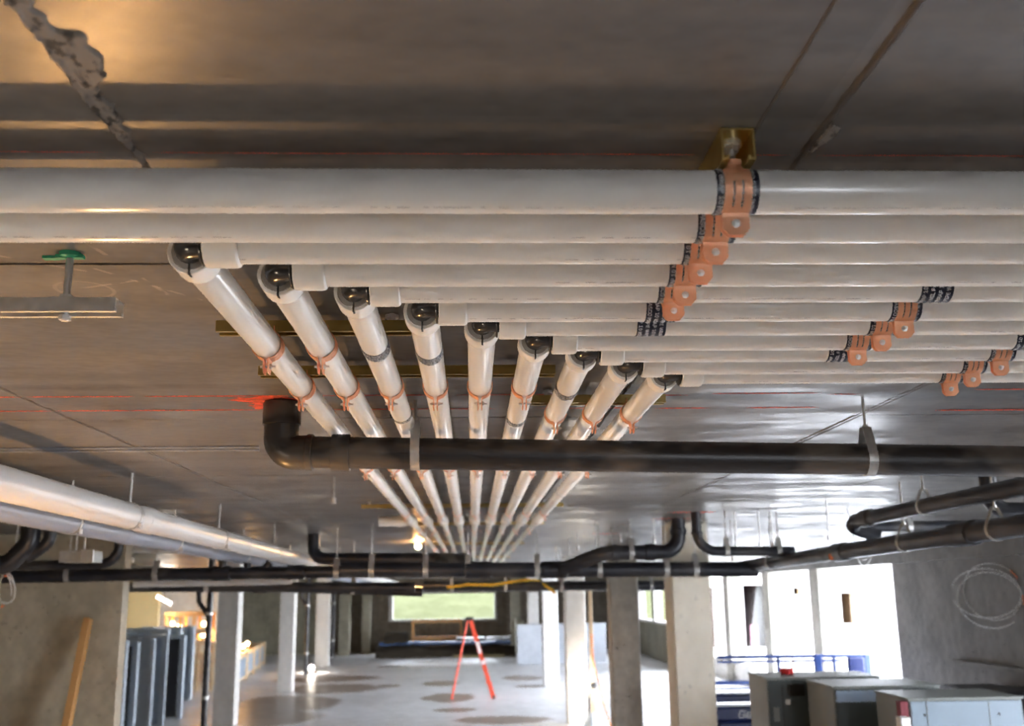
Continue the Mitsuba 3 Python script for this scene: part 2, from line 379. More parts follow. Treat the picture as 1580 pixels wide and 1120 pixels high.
struct('floor', box(-10, 6.0, -9, 36.3, -.2, 0), 'floor_concrete', 'smooth grey concrete floor with dark damp patches')
struct('wall_left', box(-9.6, -2.97, 9, 9.16, 0, ZC), 'wall_concrete', 'raw concrete wall end with the plank leaning on it')
struct('wall_far_left', box(-9.9, -9.6, -9, 36, 0, ZC), 'yellow_wall', 'pale yellow wall of the room behind the left wall end')
struct('wall_room_left_end', box(-9.6, -7.7, 26, 26.2, 0, ZC), 'yellow_wall', 'yellowish wall panel at the far left behind the steel frames')
struct('wall_room_left', box(-9.6, -6.3, 27.5, 27.7, 0, ZC), 'white_column', 'pale wall behind the timber frame at far left')
X0, X1, Z0, Z1 = -2.85, .86, 1.05, 1.94
struct('wall_back', cat_(box(-9.9, X0, 36, 36.3, 0, ZC), box(X1, 6.0, 36, 36.3, 0, ZC), box(X0, X1, 36, 36.3, 0, Z0), box(X0, X1, 36, 36.3, Z1, ZC)), 'back_concrete', 'dark concrete wall at the far end of the floor')
struct('wall_back_left', box(-9.6, -4.75, 35.6, 35.98, 0, ZC), 'sage_concrete', 'sage grey concrete wall behind the left row of columns')
tag('window_1', 'long low opening in the far wall onto a green bank', kind='structure')
for b in (box(X0, X0 + .13, 35.93, 36.32, Z0, Z1, .01), box(X1 - .09, X1, 35.93, 36.32, Z0, Z1, .01), box(X0, X1, 35.93, 36.32, Z0 - .05, Z0 + .02, .01), box(X0, X1, 35.93, 36.32, Z1 - .02, Z1 + .04, .01)):
    part('window_1', 'frame', b, 'facade_white', smooth=False)
# right side: solid wall, open bays between columns under a down-stand beam, then a wall with two windows
struct('beam_right', box(5.65, 5.98, 9.5, 25.2, 2.23, ZC), 'dark_concrete', 'concrete beam over the open bays on the right')
struct('wall_right', box(5.8, 6.0, 9.5, 14.14, 0, 2.23), 'dark_concrete', 'dark raw concrete wall behind the metal cabinets')
struct('wall_right_low', box(5.62, 5.8, 21.2, 25.4, 0, .42), 'grey_column', 'low concrete upstand under the open bays')
W = ((27.9, 30.2), (30.55, 33.0))
struct('wall_right_far', cat_(box(5.3, 5.5, 25.2, W[0][0], 0, ZC), box(5.3, 5.5, W[0][1], W[1][0], 0, ZC), box(5.3, 5.5, W[1][1], 36, 0, ZC), *[box(5.3, 5.5, a, b, z0, z1) for a, b in W for z0, z1 in ((0, 1.04), (1.95, ZC))]), 'sage_concrete', 'concrete wall with two bright windows beyond the right columns')
for k, (a, b) in enumerate(W):
    w = tag(f'window_{k + 2}', 'bright window in the far right wall, ' + ('nearer of two' if k == 0 else 'farther of two'), kind='structure')
    for m in (box(5.28, 5.5, a, a + .06, 1.04, 1.95), box(5.28, 5.5, b - .06, b, 1.04, 1.95), box(5.28, 5.5, a, b, 1.0, 1.07), box(5.28, 5.5, a, b, 1.92, 1.98)): part(w, 'frame', m, 'white_column', smooth=False)
# behind the camera the floor stays open to the yard through wide bays
struct('wall_rear', cat_(box(-9.9, 3.5, -9.2, -9, 0, ZC), box(4.4, 6.0, -9.2, -9, 0, ZC)), 'dark_concrete', 'rear wall beside the vehicle entrance')
struct('wall_right_near', box(5.8, 6.0, 5.6, 9.5, 0, ZC), 'dark_concrete', 'right wall beside the near bay')
struct('wall_right_rear', box(5.8, 6.0, -9, 3.8, 0, ZC), 'dark_concrete', 'right wall behind the camera')

# the yard outside
struct('yard', cat_(box(6.0, 40, -30, 60, -.3, -.06), box(-40, 6.0, 36.3, 60, -.3, -.06), box(-40, 6, -60, -9.2, -.3, -.06)), 'yard_pale', 'sunlit pale concrete yard outside')


def hole_wall(x0, x1, z0, z1, y0, y1, holes):
    xs = sorted({x0, x1, *[v for h in holes for v in h[:2]]}); zs = sorted({z0, z1, *[v for h in holes for v in h[2:4]]}); out = []
    for a, b in zip(xs, xs[1:]):
        for c, d in zip(zs, zs[1:]):
            if not any(h[0] <= a and b <= h[1] and h[2] <= c and d <= h[3] for h in holes): out.append(box(a, b, y0, y1, c, d))
    return cat_(*out)


HOLES = [(10.72, 11.09, .92, 1.80), (9.34, 9.54, 1.76, 1.96), (7.86, 8.52, .30, 2.05), (6.72, 7.0, .3, 2.0), (12.3, 12.42, .95, 1.6)]
bld = thing('building', 'white building across the yard seen through the right-hand bays', 'building')
part(bld, 'wall', hole_wall(6.2, 22, -.06, 3.3, 30, 30.3, HOLES), 'facade_white', smooth=False)
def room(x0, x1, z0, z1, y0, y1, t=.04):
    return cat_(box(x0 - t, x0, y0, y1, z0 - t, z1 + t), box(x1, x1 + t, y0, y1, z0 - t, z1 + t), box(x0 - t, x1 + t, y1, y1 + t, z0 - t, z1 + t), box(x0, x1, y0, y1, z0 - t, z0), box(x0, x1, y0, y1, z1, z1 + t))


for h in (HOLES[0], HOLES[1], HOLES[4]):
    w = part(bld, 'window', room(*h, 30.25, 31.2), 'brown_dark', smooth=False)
    for a in (h[0], h[1]): part(w, 'frame', box(a - .02, a + .02, 30.1, 30.16, h[2], h[3]), 'timber', smooth=False)
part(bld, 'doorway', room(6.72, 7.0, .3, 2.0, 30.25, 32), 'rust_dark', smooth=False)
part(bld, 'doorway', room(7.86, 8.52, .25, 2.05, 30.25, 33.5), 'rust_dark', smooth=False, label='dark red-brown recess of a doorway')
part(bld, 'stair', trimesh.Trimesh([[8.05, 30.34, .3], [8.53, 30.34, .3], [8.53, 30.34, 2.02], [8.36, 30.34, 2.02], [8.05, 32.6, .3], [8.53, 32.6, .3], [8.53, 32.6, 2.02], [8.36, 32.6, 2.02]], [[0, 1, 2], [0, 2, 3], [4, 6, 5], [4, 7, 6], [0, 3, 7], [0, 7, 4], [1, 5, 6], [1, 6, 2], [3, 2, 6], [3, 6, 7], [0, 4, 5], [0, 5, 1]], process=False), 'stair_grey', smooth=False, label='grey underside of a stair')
one('loading_ledge', box(6.9, 8.6, 26.6, 28.2, -.06, .38, .02), 'facade_white', 'white block in front of the dark doorway across the yard', 'ledge', smooth=False)
one('storage_drum', tube([(8.03, 29.7, -.06), (8.03, 29.7, .02), (8.03, 29.7, .9), (8.03, 29.7, .93)], [.09, .1, .1, .085], 20), 'pink_plastic', 'tall pink drum standing in front of the dark doorway', 'drum')
bank = grid_mesh(np.linspace(-12, 9, 70), np.linspace(38.5, 47, 30), lambda X, Y: -.1 + (Y - 38.5) * .52 + .35 * meshkit.noise(np.stack([X * 2, Y * 2, X * 0], -1), 5))
one('grass_bank', bank, 'grass_green', 'pale green grass bank seen through the far opening', 'grass', kind='stuff')

# ------------------------------------------------------------------ columns
def column(x0, x1, y0, depth, m, label, group=None):
    t = thing('concrete_column', label, 'column', group)
    part(t, 'shaft', box(x0, x1, y0, y0 + depth, 0, ZC, .012), m, smooth=False)
    return t


column(1.600, 1.915, 8.30, .33, 'pale_column', 'nearest cream concrete column, beside the metal cabinets')
column(1.645, 1.985, 12.4, .3, 'raw_column', 'dark grey raw concrete column with stained top, left of the cream column')
column(1.41, 1.715, 15.8, .3, 'white_column', 'white column with the work light at its foot')
column(1.50, 1.82, 22.2, .3, 'white_column', 'white column second in the right row from the far end')
column(1.62, 1.94, 30.5, .3, 'white_column', 'farthest white column of the right row, beside the pale low wall')
column(1.30, 1.62, 35.0, .3, 'sage_concrete', 'dull sage column at the far right end by the back wall')
column(-3.92, -3.60, 16.3, .32, 'grey_column', 'largest column of the left row, with a black pipe on its left')
column(-3.97, -3.67, 21.8, .32, 'grey_column', 'second nearest column of the left row, foot in a damp patch')
column(-4.35, -3.98, 29.4, .32, 'grey_column', 'third column of the left row, beside the glowing floor lamp')
column(-4.32, -3.97, 34.2, .3, 'sage_concrete', 'fourth column of the left row, close to the back wall')
column(-3.68, -3.40, 35.2, .3, 'sage_concrete', 'dullest column against the dark back wall at left')
for (x0, x1, y), s in zip(((5.56, 5.87, 22.5), (5.74, 6.02, 20.0), (5.71, 6.0, 17.0)), ('farthest', 'middle', 'nearest')):
    column(x0, x1, y, .46, 'raw_column', f'{s} of three columns between the bright open bays')

# ------------------------------------------------------------------ white plastic pipes
RP, ZP = .027, 2.3797
YP = [1.168, 1.274, 1.364, 1.472, 1.560, 1.678, 1.776, 1.894, 1.995, 2.114, 2.217]      # the eleven pipes across
XP = [-.398 + .10463 * k for k in range(9)]                                            # the nine pipes running away
ring_x = lathe_x([(-.0052, .0272), (-.0052, .0315), (-.0037, .0330), (.043, .0330), (.0475, .0318), (.050, .0285), (.050, .0272)], 32)
ring_d = ply(ring_x, 'white_ring_plastic', smooth=35)
tape_d = {w: ply(lathe_x([(-w / 2, RP), (-w / 2, RP + .0007), (w / 2, RP + .0007), (w / 2, RP)], 40), 'navy_tape', smooth=35) for w in (.052, .036)}


def lettering(words, width, flip):
    """Lines of lettering bent round the tape, in the tape's own frame (axis x, front -y)."""
    ms = []; R = RP + .0009
    for k, w in enumerate(words):
        m = meshkit.text_mesh(w, .0064, .0003, bold=True); v = np.array(m.vertices); v[:, 0] += .004 * (k % 3)
        phi = np.radians(-75) + v[:, 0] / R if not flip else np.radians(215) - v[:, 0] / R
        x = -width / 2 + .0028 + .0125 * k + (v[:, 1] if not flip else .0064 - v[:, 1])
        r = R + v[:, 2]; V = np.stack([x, -r * np.cos(phi), -r * np.sin(phi)], 1)
        ms.append(trimesh.Trimesh(V, m.faces, process=False))
    return ply(cat_(*ms), 'tape_print', smooth=False)


A_, B_, C_ = '10 MIL PASCO PIPE WRAP', 'PIPE WRAP 10 MIL PASCO', 'PASCO PIPE WRAP 10 MIL'
LET = {(.052, 0): lettering([A_, B_, A_, B_], .052, False), (.052, 1): lettering([C_, B_, C_, A_], .052, True), (.052, 2): lettering([B_, C_, B_, C_], .052, False), (.036, 0): lettering([A_, B_], .036, False), (.036, 1): lettering([C_, A_], .036, True)}


def tape(pipe, to, w, v):
    t = part(pipe, 'tape', tape_d[w], to=to, label='navy pipe tape printed with white capitals')
    part(t, 'lettering', LET[(w, v)], to=to)


ring_x2 = ply(lathe_x([(.0, .0272), (.0, .0315), (.0015, .0330), (.041, .0330), (.0455, .0318), (.048, .0285), (.048, .0272)], 32), 'white_ring_plastic', smooth=35)
elbow_m = trimesh.util.concatenate([tube(fillet([(.034, 0, 0), (0, 0, 0), (0, .034, 0)], .0195, 10), .0192, 28), lathe_x([(.0245, .0), (.0245, .0292), (.0262, .0300), (.0275, .0300), (.0275, .0)], 28)])
elbow_d = ply(elbow_m, 'black_gloss', smooth=40)
tab_d = ply(cat_(box(-.0014, .0014, .0255, .036, -.0345, -.0185), box(-.0014, .0014, .036, .040, -.0345, -.0325)), 'black_gloss')
gap_d = ply(lathe_x([(.0262, .0), (.0262, .0255), (.0290, .0275), (.0290, .0)], 28), 'grey_gap', smooth=35)
pipes = []
G1, G2, G3 = .324, .748, 1.082
taped = {G1: [(0, 2), (1, 0), (2, 1), (3, 1), (4, 0), (5, 0), (6, 2)], G2: [(4, 1), (5, 0), (6, 2), (7, 0), (8, 1)], G3: [(7, 1), (8, 0), (9, 2), (10, 0)]}
SY = [1.955, 2.362, 2.74, 3.85, 6.15, 7.75, 10.9, 15.0, 19.5]
for i, y in enumerate(YP):
    if i < 2:
        p = thing('white_pipe', ('nearest white plastic pipe, straight across the picture under the ceiling' if i == 0 else 'second straight white pipe, just behind the nearest one'), 'pipe')
        part(p, 'cross_run', cyl((-6, y, ZP), (5.75, y, ZP), RP, 40), 'white_pipe_plastic')
    else:
        k = i - 2; x = XP[k]
        p = thing('white_pipe', f'white pipe with black elbow turning away from the viewer, {ORD[k]} from left', 'pipe', 'white pipes with elbows')
        part(p, 'cross_run', cyl((x + .033, y, ZP), (5.75, y, ZP), RP, 40), 'white_pipe_plastic')
        part(p, 'long_run', cyl((x, y + .033, ZP), (x, 6.72, ZP), RP, 40), 'white_pipe_plastic')
        part(p, 'reducer', tube([(x, 6.70, ZP), (x, 6.72, ZP), (x, 6.95, ZP), (x, 7.16, ZP), (x, 7.2, ZP)], [.034, .037, .037, .024, .022], 24), 'white_ring_plastic')
        part(p, 'thin_run', cyl((x, 7.15, ZP - .004), (x, 24, ZP - .004), .0205, 20), 'white_pipe_plastic')
        at = T().translate([x, y, ZP])
        part(p, 'elbow', elbow_d, to=at, label='glossy black elbow fitting')
        part(p, 'elbow_tab', tab_d, to=at)
        part(p, 'expansion_ring', ring_x2, to=T().translate([x + .0300, y, ZP]))
        part(p, 'expansion_ring', ring_d, to=T().translate([x, y + .0325, ZP]).rotate([0, 0, 1], 90))
        part(p, 'pipe_stop', gap_d, to=at @ T().rotate([0, 0, 1], 90))
        part(p, 'joint_mark', tube([(x, 4.946, ZP), (x, 4.956, ZP)], RP + .0006, 28), 'grey_gap')
    pipes.append(p)
for g, lst in taped.items():
    for i, v in lst: tape(pipes[i], T().translate([g, YP[i], ZP]), .052, v)
HELD = {0: (0, 1), 1: (0, 1, 2, 3, 4, 5), 2: (6, 7, 8)}
turn = T().rotate([0, 0, 1], 90)
for k, y, v in ((2, 1.957, 0), (3, 1.992, 0), (5, 2.787, 1), (6, 2.386, 0)): tape(pipes[k + 2], T().translate([XP[k], y, ZP]) @ turn, .052, v)
for y in (2.715, 2.735):
    part(pipes[4], 'tie_band', moved(lathe_x([(-.0015, RP), (-.0015, RP + .0012), (.0015, RP + .0012), (.0015, RP)], 28), rz=90).apply_translation((XP[2], y, ZP)), 'black_gloss')
    part(pipes[4], 'tie_tail', box(XP[2] - .031, XP[2] - .024, y - .003, y + .003, ZP - .012, ZP - .006, .001), 'black_gloss')

# ------------------------------------------------------------------ channel struts and the clamps in them
def channel(L, h=.041):
    """Slotted strut channel along x (0..L), opening down, 41 mm wide, its back at z = 0."""
    e = h - .041
    prof = [(-.0205, 0), (.0205, 0), (.0205, -.041 - e), (.0115, -.041 - e), (.0115, -.035 - e), (.0138, -.035 - e), (.0138, -.0385 - e), (.0180, -.0385 - e), (.0180, -.0025), (-.0180, -.0025), (-.0180, -.0385 - e), (-.0138, -.0385 - e), (-.0138, -.035 - e), (-.0115, -.035 - e), (-.0115, -.041 - e), (-.0205, -.041 - e)]
    from shapely.geometry import Polygon
    m = trimesh.creation.extrude_polygon(Polygon(prof), L, engine='earcut')        # profile in xy, along z
    m.apply_transform(np.array([[0, 0, 1, 0], [1, 0, 0, 0], [0, 1, 0, 0], [0, 0, 0, 1.]]))
    return m


def strut(m, bsdf, label, studs, along_y=False, head=True):
    t = thing('strut_channel', label, 'strut channel')
    part(t, 'channel', m, bsdf, smooth=False)
    for s in studs: part(t, 'anchor_bolt', s, 'steel_bright')
    return t


def stud(x, y): return cat_(cyl((x, y, ZC - .024), (x, y, ZC + .02), .005, 12), tube([(x, y, ZC - .017), (x, y, ZC - .0095)], .0095, 6), tube([(x, y, ZC - .0095), (x, y, ZC - .0028)], .0135, 20))


for gx, y0, y1, s in ((G1, 1.130, 1.70, 'nearest to the viewer, its open end showing a bolt'), (G2, 1.62, 1.95, 'in the middle over the crossing pipes'), (G3, 1.93, 2.27, 'farthest to the right over the crossing pipes')):
    strut(moved(channel(y1 - y0), rz=90).apply_translation((gx, y0, ZC - .0005)), 'zinc_yellow', 'yellow zinc strut channel running away, ' + s, [stud(gx, y0 + .035), stud(gx, y1 - .1)])
for y, x0, x1, s in ((SY[0], -.50, -.108, 'behind the two leftmost pipes'), (SY[1], -.50, .20, 'second from the viewer over the long pipes'), (SY[2], .160, .535, 'over the three rightmost long pipes'), (SY[3], -.47, .52, 'just beyond the black drain pipe'), (SY[4], -.66, .55, 'before the white reducers'), (SY[5], -.5, .55, 'after the white reducers'), (SY[6], -.5, .55, 'second last, far along the long pipes'), (SY[7], -.5, .55, 'farthest along the long pipes')):
    strut(moved(channel(x1 - x0, .022), x0, y + .015, ZC - .0185), 'zinc_yellow', 'yellow zinc strut channel across the long pipes, ' + s, [stud(x0 + .05, y + .015), stud(x1 - .05, y + .015)])


def clamp_meshes(r):
    Rm = r + .0022; a = lambda d0, d1, n: [(-Rm * math.sin(math.radians(q)), Rm * math.cos(math.radians(q))) for q in np.linspace(d0, d1, n)]
    top = [(-.0125, r + .0115), (-.0125, r + .003)] + a(36, 82, 10); e = -(Rm + .001)
    w = [.009, .009] + [.009, .0095] + [.0165] * 8
    low = a(150, 168, 5) + [(-.0048, e - .0015), (-.0042, e - .005), (-.0042, e - .0190), (-.0042, e - .0270)]; wl = [.0168] * 8 + [.0100]
    ms = [ribbon(top, -np.array(w), np.array(w), .0018), ribbon(low, -np.array(wl), np.array(wl), .0018)]
    for x0, x1 in ((-.0165, -.0068), (-.0040, .0040), (.0068, .0165)): ms.append(ribbon(a(80, 152, 16), x0, x1, .0018))
    front = cat_(*ms); back = moved(front, rz=180); zb = e - .0125
    bolt = cat_(cyl((0, -.0085, zb), (0, .0165, zb), .0026, 10), tube([(0, -.0088, zb), (0, -.0052, zb)], .0043, 6), tube([(0, -.0056, zb), (0, -.0050, zb)], .0054, 18), tube([(0, -.0128, zb), (0, -.0085, zb)], .0027, 10))
    nut = tube([(0, .0052, zb), (0, .0095, zb)], .0055, 6)
    return [('strap', ply(front, 'copper_coat', smooth=30)), ('strap', ply(back, 'copper_coat', smooth=30)), ('bolt', ply(bolt, 'steel_bright', smooth=30)), ('nut', ply(nut, 'steel_bright', smooth=30))]


CL, CS = clamp_meshes(RP), clamp_meshes(.0215)


def clamp(to, label, group, ms=CL):
    t = thing('pipe_clamp', label, 'pipe clamp', group)
    for n, d in ms: part(t, n, d, to=to, label='steel bolt' if n == 'bolt' else None)


for gx, idx, s in ((G1, (0, 1, 2, 3, 4), 'nearest'), (G2, (5, 6, 7), 'middle'), (G3, (8, 9, 10), 'farthest right')):
    for q, i in enumerate(idx):
        clamp(T().translate([gx, YP[i], ZP]), f'copper clamp on a crossing white pipe, {ORD[q]} from top in the {s} slanting row', f'clamps of the {s} slanting row')
for r, ks in HELD.items():
    for q, k in enumerate(ks):
        clamp(T().translate([XP[k], SY[r], ZP]) @ T().rotate([0, 0, 1], -90), f'copper clamp on the {ORD[k]} long white pipe from left, ' + ('in the row of two', 'in the row of six', 'in the row of three')[r], 'clamps on the long white pipes')
for r, y in enumerate(SY[3:8]):
    for k in range(9):
        small = y > 7.3
        clamp(T().translate([XP[k], y, ZP - (.004 if small else 0)]) @ T().rotate([0, 0, 1], -90), f'small copper clamp on the {ORD[k]} long pipe from left, ' + ('just beyond the black drain pipe', 'before the white reducers', 'after the white reducers', 'far beyond the reducers', 'in the farthest row')[r], 'clamps far along the long pipes', CS if small else CL)

# ------------------------------------------------------------------ the black drain pipe with elbow, hangers
def zd(x): return 2.2975 - .0205 * (x + .40)
YD, RD = 2.90, .0452
t = thing('drain_pipe', 'thick black drain pipe crossing in front of the long white pipes, elbow at left', 'drain pipe')
part(t, 'pipe', cyl((-.46, YD, zd(-.46)), (4.6, YD, zd(4.6)), RD, 40), 'drain_black')
el = fillet([(-.542, YD, 2.42), (-.542, YD, zd(-.5) - .002), (-.452, YD, zd(-.452))], .085, 16)
part(t, 'elbow', tube(el, RD + .0035, 36), 'drain_black', smooth=40)
part(t, 'socket', tube([(-.542, YD, 2.376), (-.542, YD, 2.378), (-.542, YD, 2.438), (-.542, YD, 2.442), (-.542, YD, 2.4421)], [RD + .004, RD + .0085, RD + .0085, RD + .007, RD - .003], 36), 'drain_black', smooth=40)
part(t, 'riser', cyl((-.542, YD, 2.43), (-.542, YD, 2.47), RD - .003, 30), 'drain_black')
part(t, 'elbow_hub', tube([(-.470, YD, zd(-.47)), (-.467, YD, zd(-.467)), (-.452, YD, zd(-.452)), (-.450, YD, zd(-.45)), (-.4499, YD, zd(-.45))], [RD + .003, RD + .0062, RD + .0062, RD + .005, RD - .002], 36), 'drain_black', smooth=40)
part(t, 'coupling', tube([(-.3975, YD, zd(-.3975)), (-.397, YD, zd(-.397)), (-.395, YD, zd(-.395)), (-.347, YD, zd(-.347)), (-.345, YD, zd(-.345)), (-.3445, YD, zd(-.3445))], [RD - .002, RD + .0065, RD + .0075, RD + .0075, RD + .0065, RD - .002], 36), 'drain_black', smooth=40)


def hanger(x, y, zc, r, label, yoke=.085, w=.013, t_=.0022, group=None, rod=.004, rot=0., cut=None):
    """A teardrop strap hanger round a pipe along x, on a threaded rod from the ceiling."""
    h = thing('pipe_hanger', label, 'pipe hanger', group)
    R = r + .0015; zt = zc + yoke
    a = [(-R * math.sin(q), zc + R * math.cos(q)) for q in np.radians(np.linspace(70, 290, 28))]
    path = [(.012, zt), (-.012, zt)] + a + [(.012, zt)]
    m = ribbon(path, -w, w, t_); m.apply_transform(trimesh.transformations.rotation_matrix(rot, [0, 0, 1])); m.apply_translation((x, y, 0))
    part(h, 'strap', m, 'galvanized', smooth=30)
    part(h, 'rod', cyl((x, y, zt - .012), (x, y, ZC + .01), rod, 12), 'galvanized')
    part(h, 'nut', tube([(x, y, zt + .001), (x, y, zt + .009)], rod * 2, 6), 'galvanized')
    return h


hanger(-.160, YD, zd(-.160), RD, 'galvanised strap hanger round the black drain pipe near its elbow', .094)
hanger(1.150, YD, zd(1.15), RD, 'galvanised strap hanger on a rod round the right part of the drain pipe', .094)

# the strut hung at the left on a green-capped rod
t = strut(moved(channel(3.2, .023), -3.765, 1.60, 2.368), 'galvanized', 'galvanised strut channel hung on a threaded rod at the upper left', [])
d = thing('threaded_rod', 'threaded steel rod with green ceiling cap holding the upper left strut', 'threaded rod')
part(d, 'rod', cyl((-.650, 1.60, 2.334), (-.650, 1.60, ZC + .01), .0058, 14), 'galvanized')
part(d, 'nut', tube([(-.65, 1.6, 2.3695), (-.65, 1.6, 2.3775)], .0105, 6), 'galvanized'); part(d, 'nut', tube([(-.65, 1.6, 2.3355), (-.65, 1.6, 2.343)], .0095, 6), 'steel_bright')
part(d, 'washer', box(-.668, -.632, 1.582, 1.618, 2.3678, 2.3700), 'galvanized')
part(d, 'ceiling_cap', cat_(tube([(-.65, 1.6, ZC - .008), (-.65, 1.6, ZC - .006), (-.65, 1.6, ZC + .005)], [.010, .016, .018], 16), box(-.672, -.628, 1.594, 1.606, ZC - .009, ZC - .003)), 'green_cap', label='green plastic cap')
one('cap_scrap', box(-.70, -.676, 1.612, 1.624, ZC - .004, ZC + .001), 'green_cap', 'broken green plastic flap at the ceiling left of the threaded rod', 'plastic scrap', smooth=False)

for y, lab in ((3.80, 'nearer'), (3.87, 'farther')):
    one('conduit', cyl((-6, y, ZC - .0045), (-.79 - .2 * (y - 3.8), y, ZC - .0045), .0045, 10), 'pvc_blue', f'thin grey conduit on the ceiling left of the drain elbow, {lab} of two', 'conduit')

# ------------------------------------------------------------------ the two big grey pipes on the left
def zg(y): return 2.268 - .0092 * (y - 3.4)
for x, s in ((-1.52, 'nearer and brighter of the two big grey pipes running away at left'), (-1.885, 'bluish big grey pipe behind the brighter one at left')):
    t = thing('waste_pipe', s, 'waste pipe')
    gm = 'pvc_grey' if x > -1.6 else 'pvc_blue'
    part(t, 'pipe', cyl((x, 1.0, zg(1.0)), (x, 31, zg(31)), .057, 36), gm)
    for y in ((4.78, 6.9, 12.5) if x > -1.6 else (5.6, 8.4)):
        part(t, 'coupling', tube([(x, y, zg(y)), (x, y + .01, zg(y)), (x, y + .15, zg(y + .15)), (x, y + .16, zg(y))], [.0575, .0625, .0625, .0575], 36), gm)
    for q, y in enumerate((4.62, 6.25, 8.0, 9.9, 12.0) if x > -1.6 else (4.9, 6.6, 8.6, 10.8)):
        h = thing('pipe_hanger', f'thin strap hanger round the {"brighter" if x > -1.6 else "bluish"} grey pipe, {ORD[q]} from the viewer', 'pipe hanger', 'strap hangers of the grey pipes')
        m = moved(lathe_x([(-.012, .0572), (-.012, .0605), (.012, .0605), (.012, .0572)], 32), rz=90).apply_translation((x, y, zg(y)))
        part(h, 'strap', m, 'galvanized'); part(h, 'rod', cyl((x, y, zg(y) + .058), (x, y, ZC + .01), .005, 10), 'galvanized')
        part(h, 'bolt', cat_(tube([(x + .055, y, zg(y) - .058), (x + .055, y, zg(y) - .035)], .009, 8)), 'steel_bright')

# ------------------------------------------------------------------ black pipework beyond
def run(name, pts, r, label, R=None, bsdf='pipe_black', cat='drain pipe', hubs=(), ends=True):
    t = thing(name, label, cat)
    pth = fillet(pts, R or 1.6 * r, 8) if len(pts) > 2 else pts
    part(t, 'pipe', tube(pth, r, 22), bsdf, smooth=40)
    for h0, h1 in hubs:
        h0, h1 = np.array(h0, float), np.array(h1, float); e = (h1 - h0) / np.linalg.norm(h1 - h0) * .006
        part(t, 'coupling', tube([h0, h0 + e, h1 - e, h1], [r, r + .009, r + .009, r], 22), bsdf, smooth=40)
    return t


run('drain_pipe', [(2.26, 3.2, 2.307), (2.26, 5.97, 2.292), (2.26, 6.05, 2.26), (2.42, 6.05, 2.20)], .040, 'black pipe running away at upper right, above another black pipe', .05, hubs=[((2.26, 5.72, 2.293), (2.26, 5.85, 2.293))])
run('drain_pipe', [(2.66, 7.0, 2.318), (4.9, 7.0, 2.310)], .036, 'level black pipe under the upper right one, ending right of it', hubs=[((3.45, 7.0, 2.315), (3.62, 7.0, 2.315))])
run('drain_pipe', [(2.20, 9.3, 2.075), (2.26, 6.0, 2.125), (2.26, 3.2, 2.155)], .047, 'longest black pipe running away at right, lower of the two', .3, hubs=[((2.26, 6.35, 2.12), (2.26, 6.15, 2.122)), ((2.26, 4.75, 2.138), (2.26, 4.55, 2.140))])
run('drain_pipe', [(2.58, 5.0, ZC + .002), (2.58, 5.0, 2.27), (3.6, 5.0, 2.26)], .042, 'black elbow dropping from the ceiling at the right edge', .10, hubs=[((2.80, 5.0, 2.268), (2.90, 5.0, 2.268))])
run('drain_pipe', [(2.60, 4.55, 2.19), (2.26, 4.6, 2.14)], .045, 'short black branch joining the lower right pipe')
run('drain_pipe', [(1.592, 7.24, ZC + .002), (1.592, 7.24, 2.175), (2.28, 7.24, 2.165)], .034, 'thin black riser bending into a level pipe right of centre', .17, hubs=[((1.592, 7.24, 2.31), (1.592, 7.24, 2.29))])
run('drain_pipe', [(1.585, 7.86, ZC + .002), (1.585, 7.86, 2.195), (1.0, 7.86, 2.190), (.70, 8.06, 2.075)], .055, 'thick black elbow pipe with raised right end and slanting left end', .15, hubs=[((1.585, 7.86, 2.33), (1.585, 7.86, 2.37)), ((1.40, 7.86, 2.194), (1.32, 7.86, 2.193)), ((1.12, 7.86, 2.191), (1.06, 7.86, 2.191))])
run('drain_pipe', [(-1.02, 8.12, 2.092), (2.25, 8.12, 2.062)], .058, 'long level black main pipe across the room behind the long white pipes', hubs=[((-.05, 8.12, 2.083), (.16, 8.12, 2.081)), ((.55, 8.12, 2.077), (.75, 8.12, 2.076))])
run('drain_pipe', [(-1.43, 9.4, ZC + .002), (-1.43, 9.4, 2.225), (-.20, 9.4, 2.212), (-.05, 9.2, 2.10)], .055, 'black riser and level pipe left of centre above the main pipe', .15)
run('drain_pipe', [(-.02, 8.13, 2.09), (-.04, 8.40, 2.185), (-.28, 8.9, 2.20)], .045, 'short grey black branch fitting under the long white pipes', bsdf='drain_black')
run('drain_pipe', [(-.60, 13.0, 2.000), (2.95, 13.0, 1.965)], .062, 'level black pipe farther back at right, over the column heads', hubs=[((.7, 13, 1.987), (.88, 13, 1.985))])
run('drain_pipe', [(-2.1, 10.6, 2.000), (-.5, 10.6, 1.93)], .052, 'level black pipe farther back left of centre, over the left columns')
run('drain_pipe', [(-8, 8.5, 2.055), (-2.76, 8.5, 2.085), (-.95, 8.5, 2.09)], .050, 'level black pipe over the left wall end', hubs=[((-2.1, 8.5, 2.088), (-1.95, 8.5, 2.088)), ((-1.5, 8.5, 2.09), (-1.35, 8.5, 2.09))])
for q, (x, z, s) in enumerate(((-2.02, 2.19, 'nearest the left wall end'), (-1.82, 2.15, 'in the middle'), (-1.64, 2.16, 'nearest the grey pipes'))):
    run('drain_pipe', [(x, 8.5, 2.09), (x, 8.5, z), (x - .001, 8.5, z + .02)] if q != 2 else [(x - .14, 8.5, 2.11), (x - .05, 8.5, 2.11), (x, 8.5, 2.17)], .032, 'short black stub standing on the left level pipe, ' + s, .03)
run('drain_pipe', [(-3.1, 9.55, 2.00), (-.52, 9.55, 1.965)], .045, 'lower black pipe just behind the left wall end', hubs=[((-2.0, 9.55, 1.985), (-1.85, 9.55, 1.985))])
run('conduit', [(-2.98, 9.3, 2.02), (-1.60, 9.3, 2.03)], .030, 'grey brown tube resting above the lower left black pipe', bsdf='pvc_grey', cat='conduit')
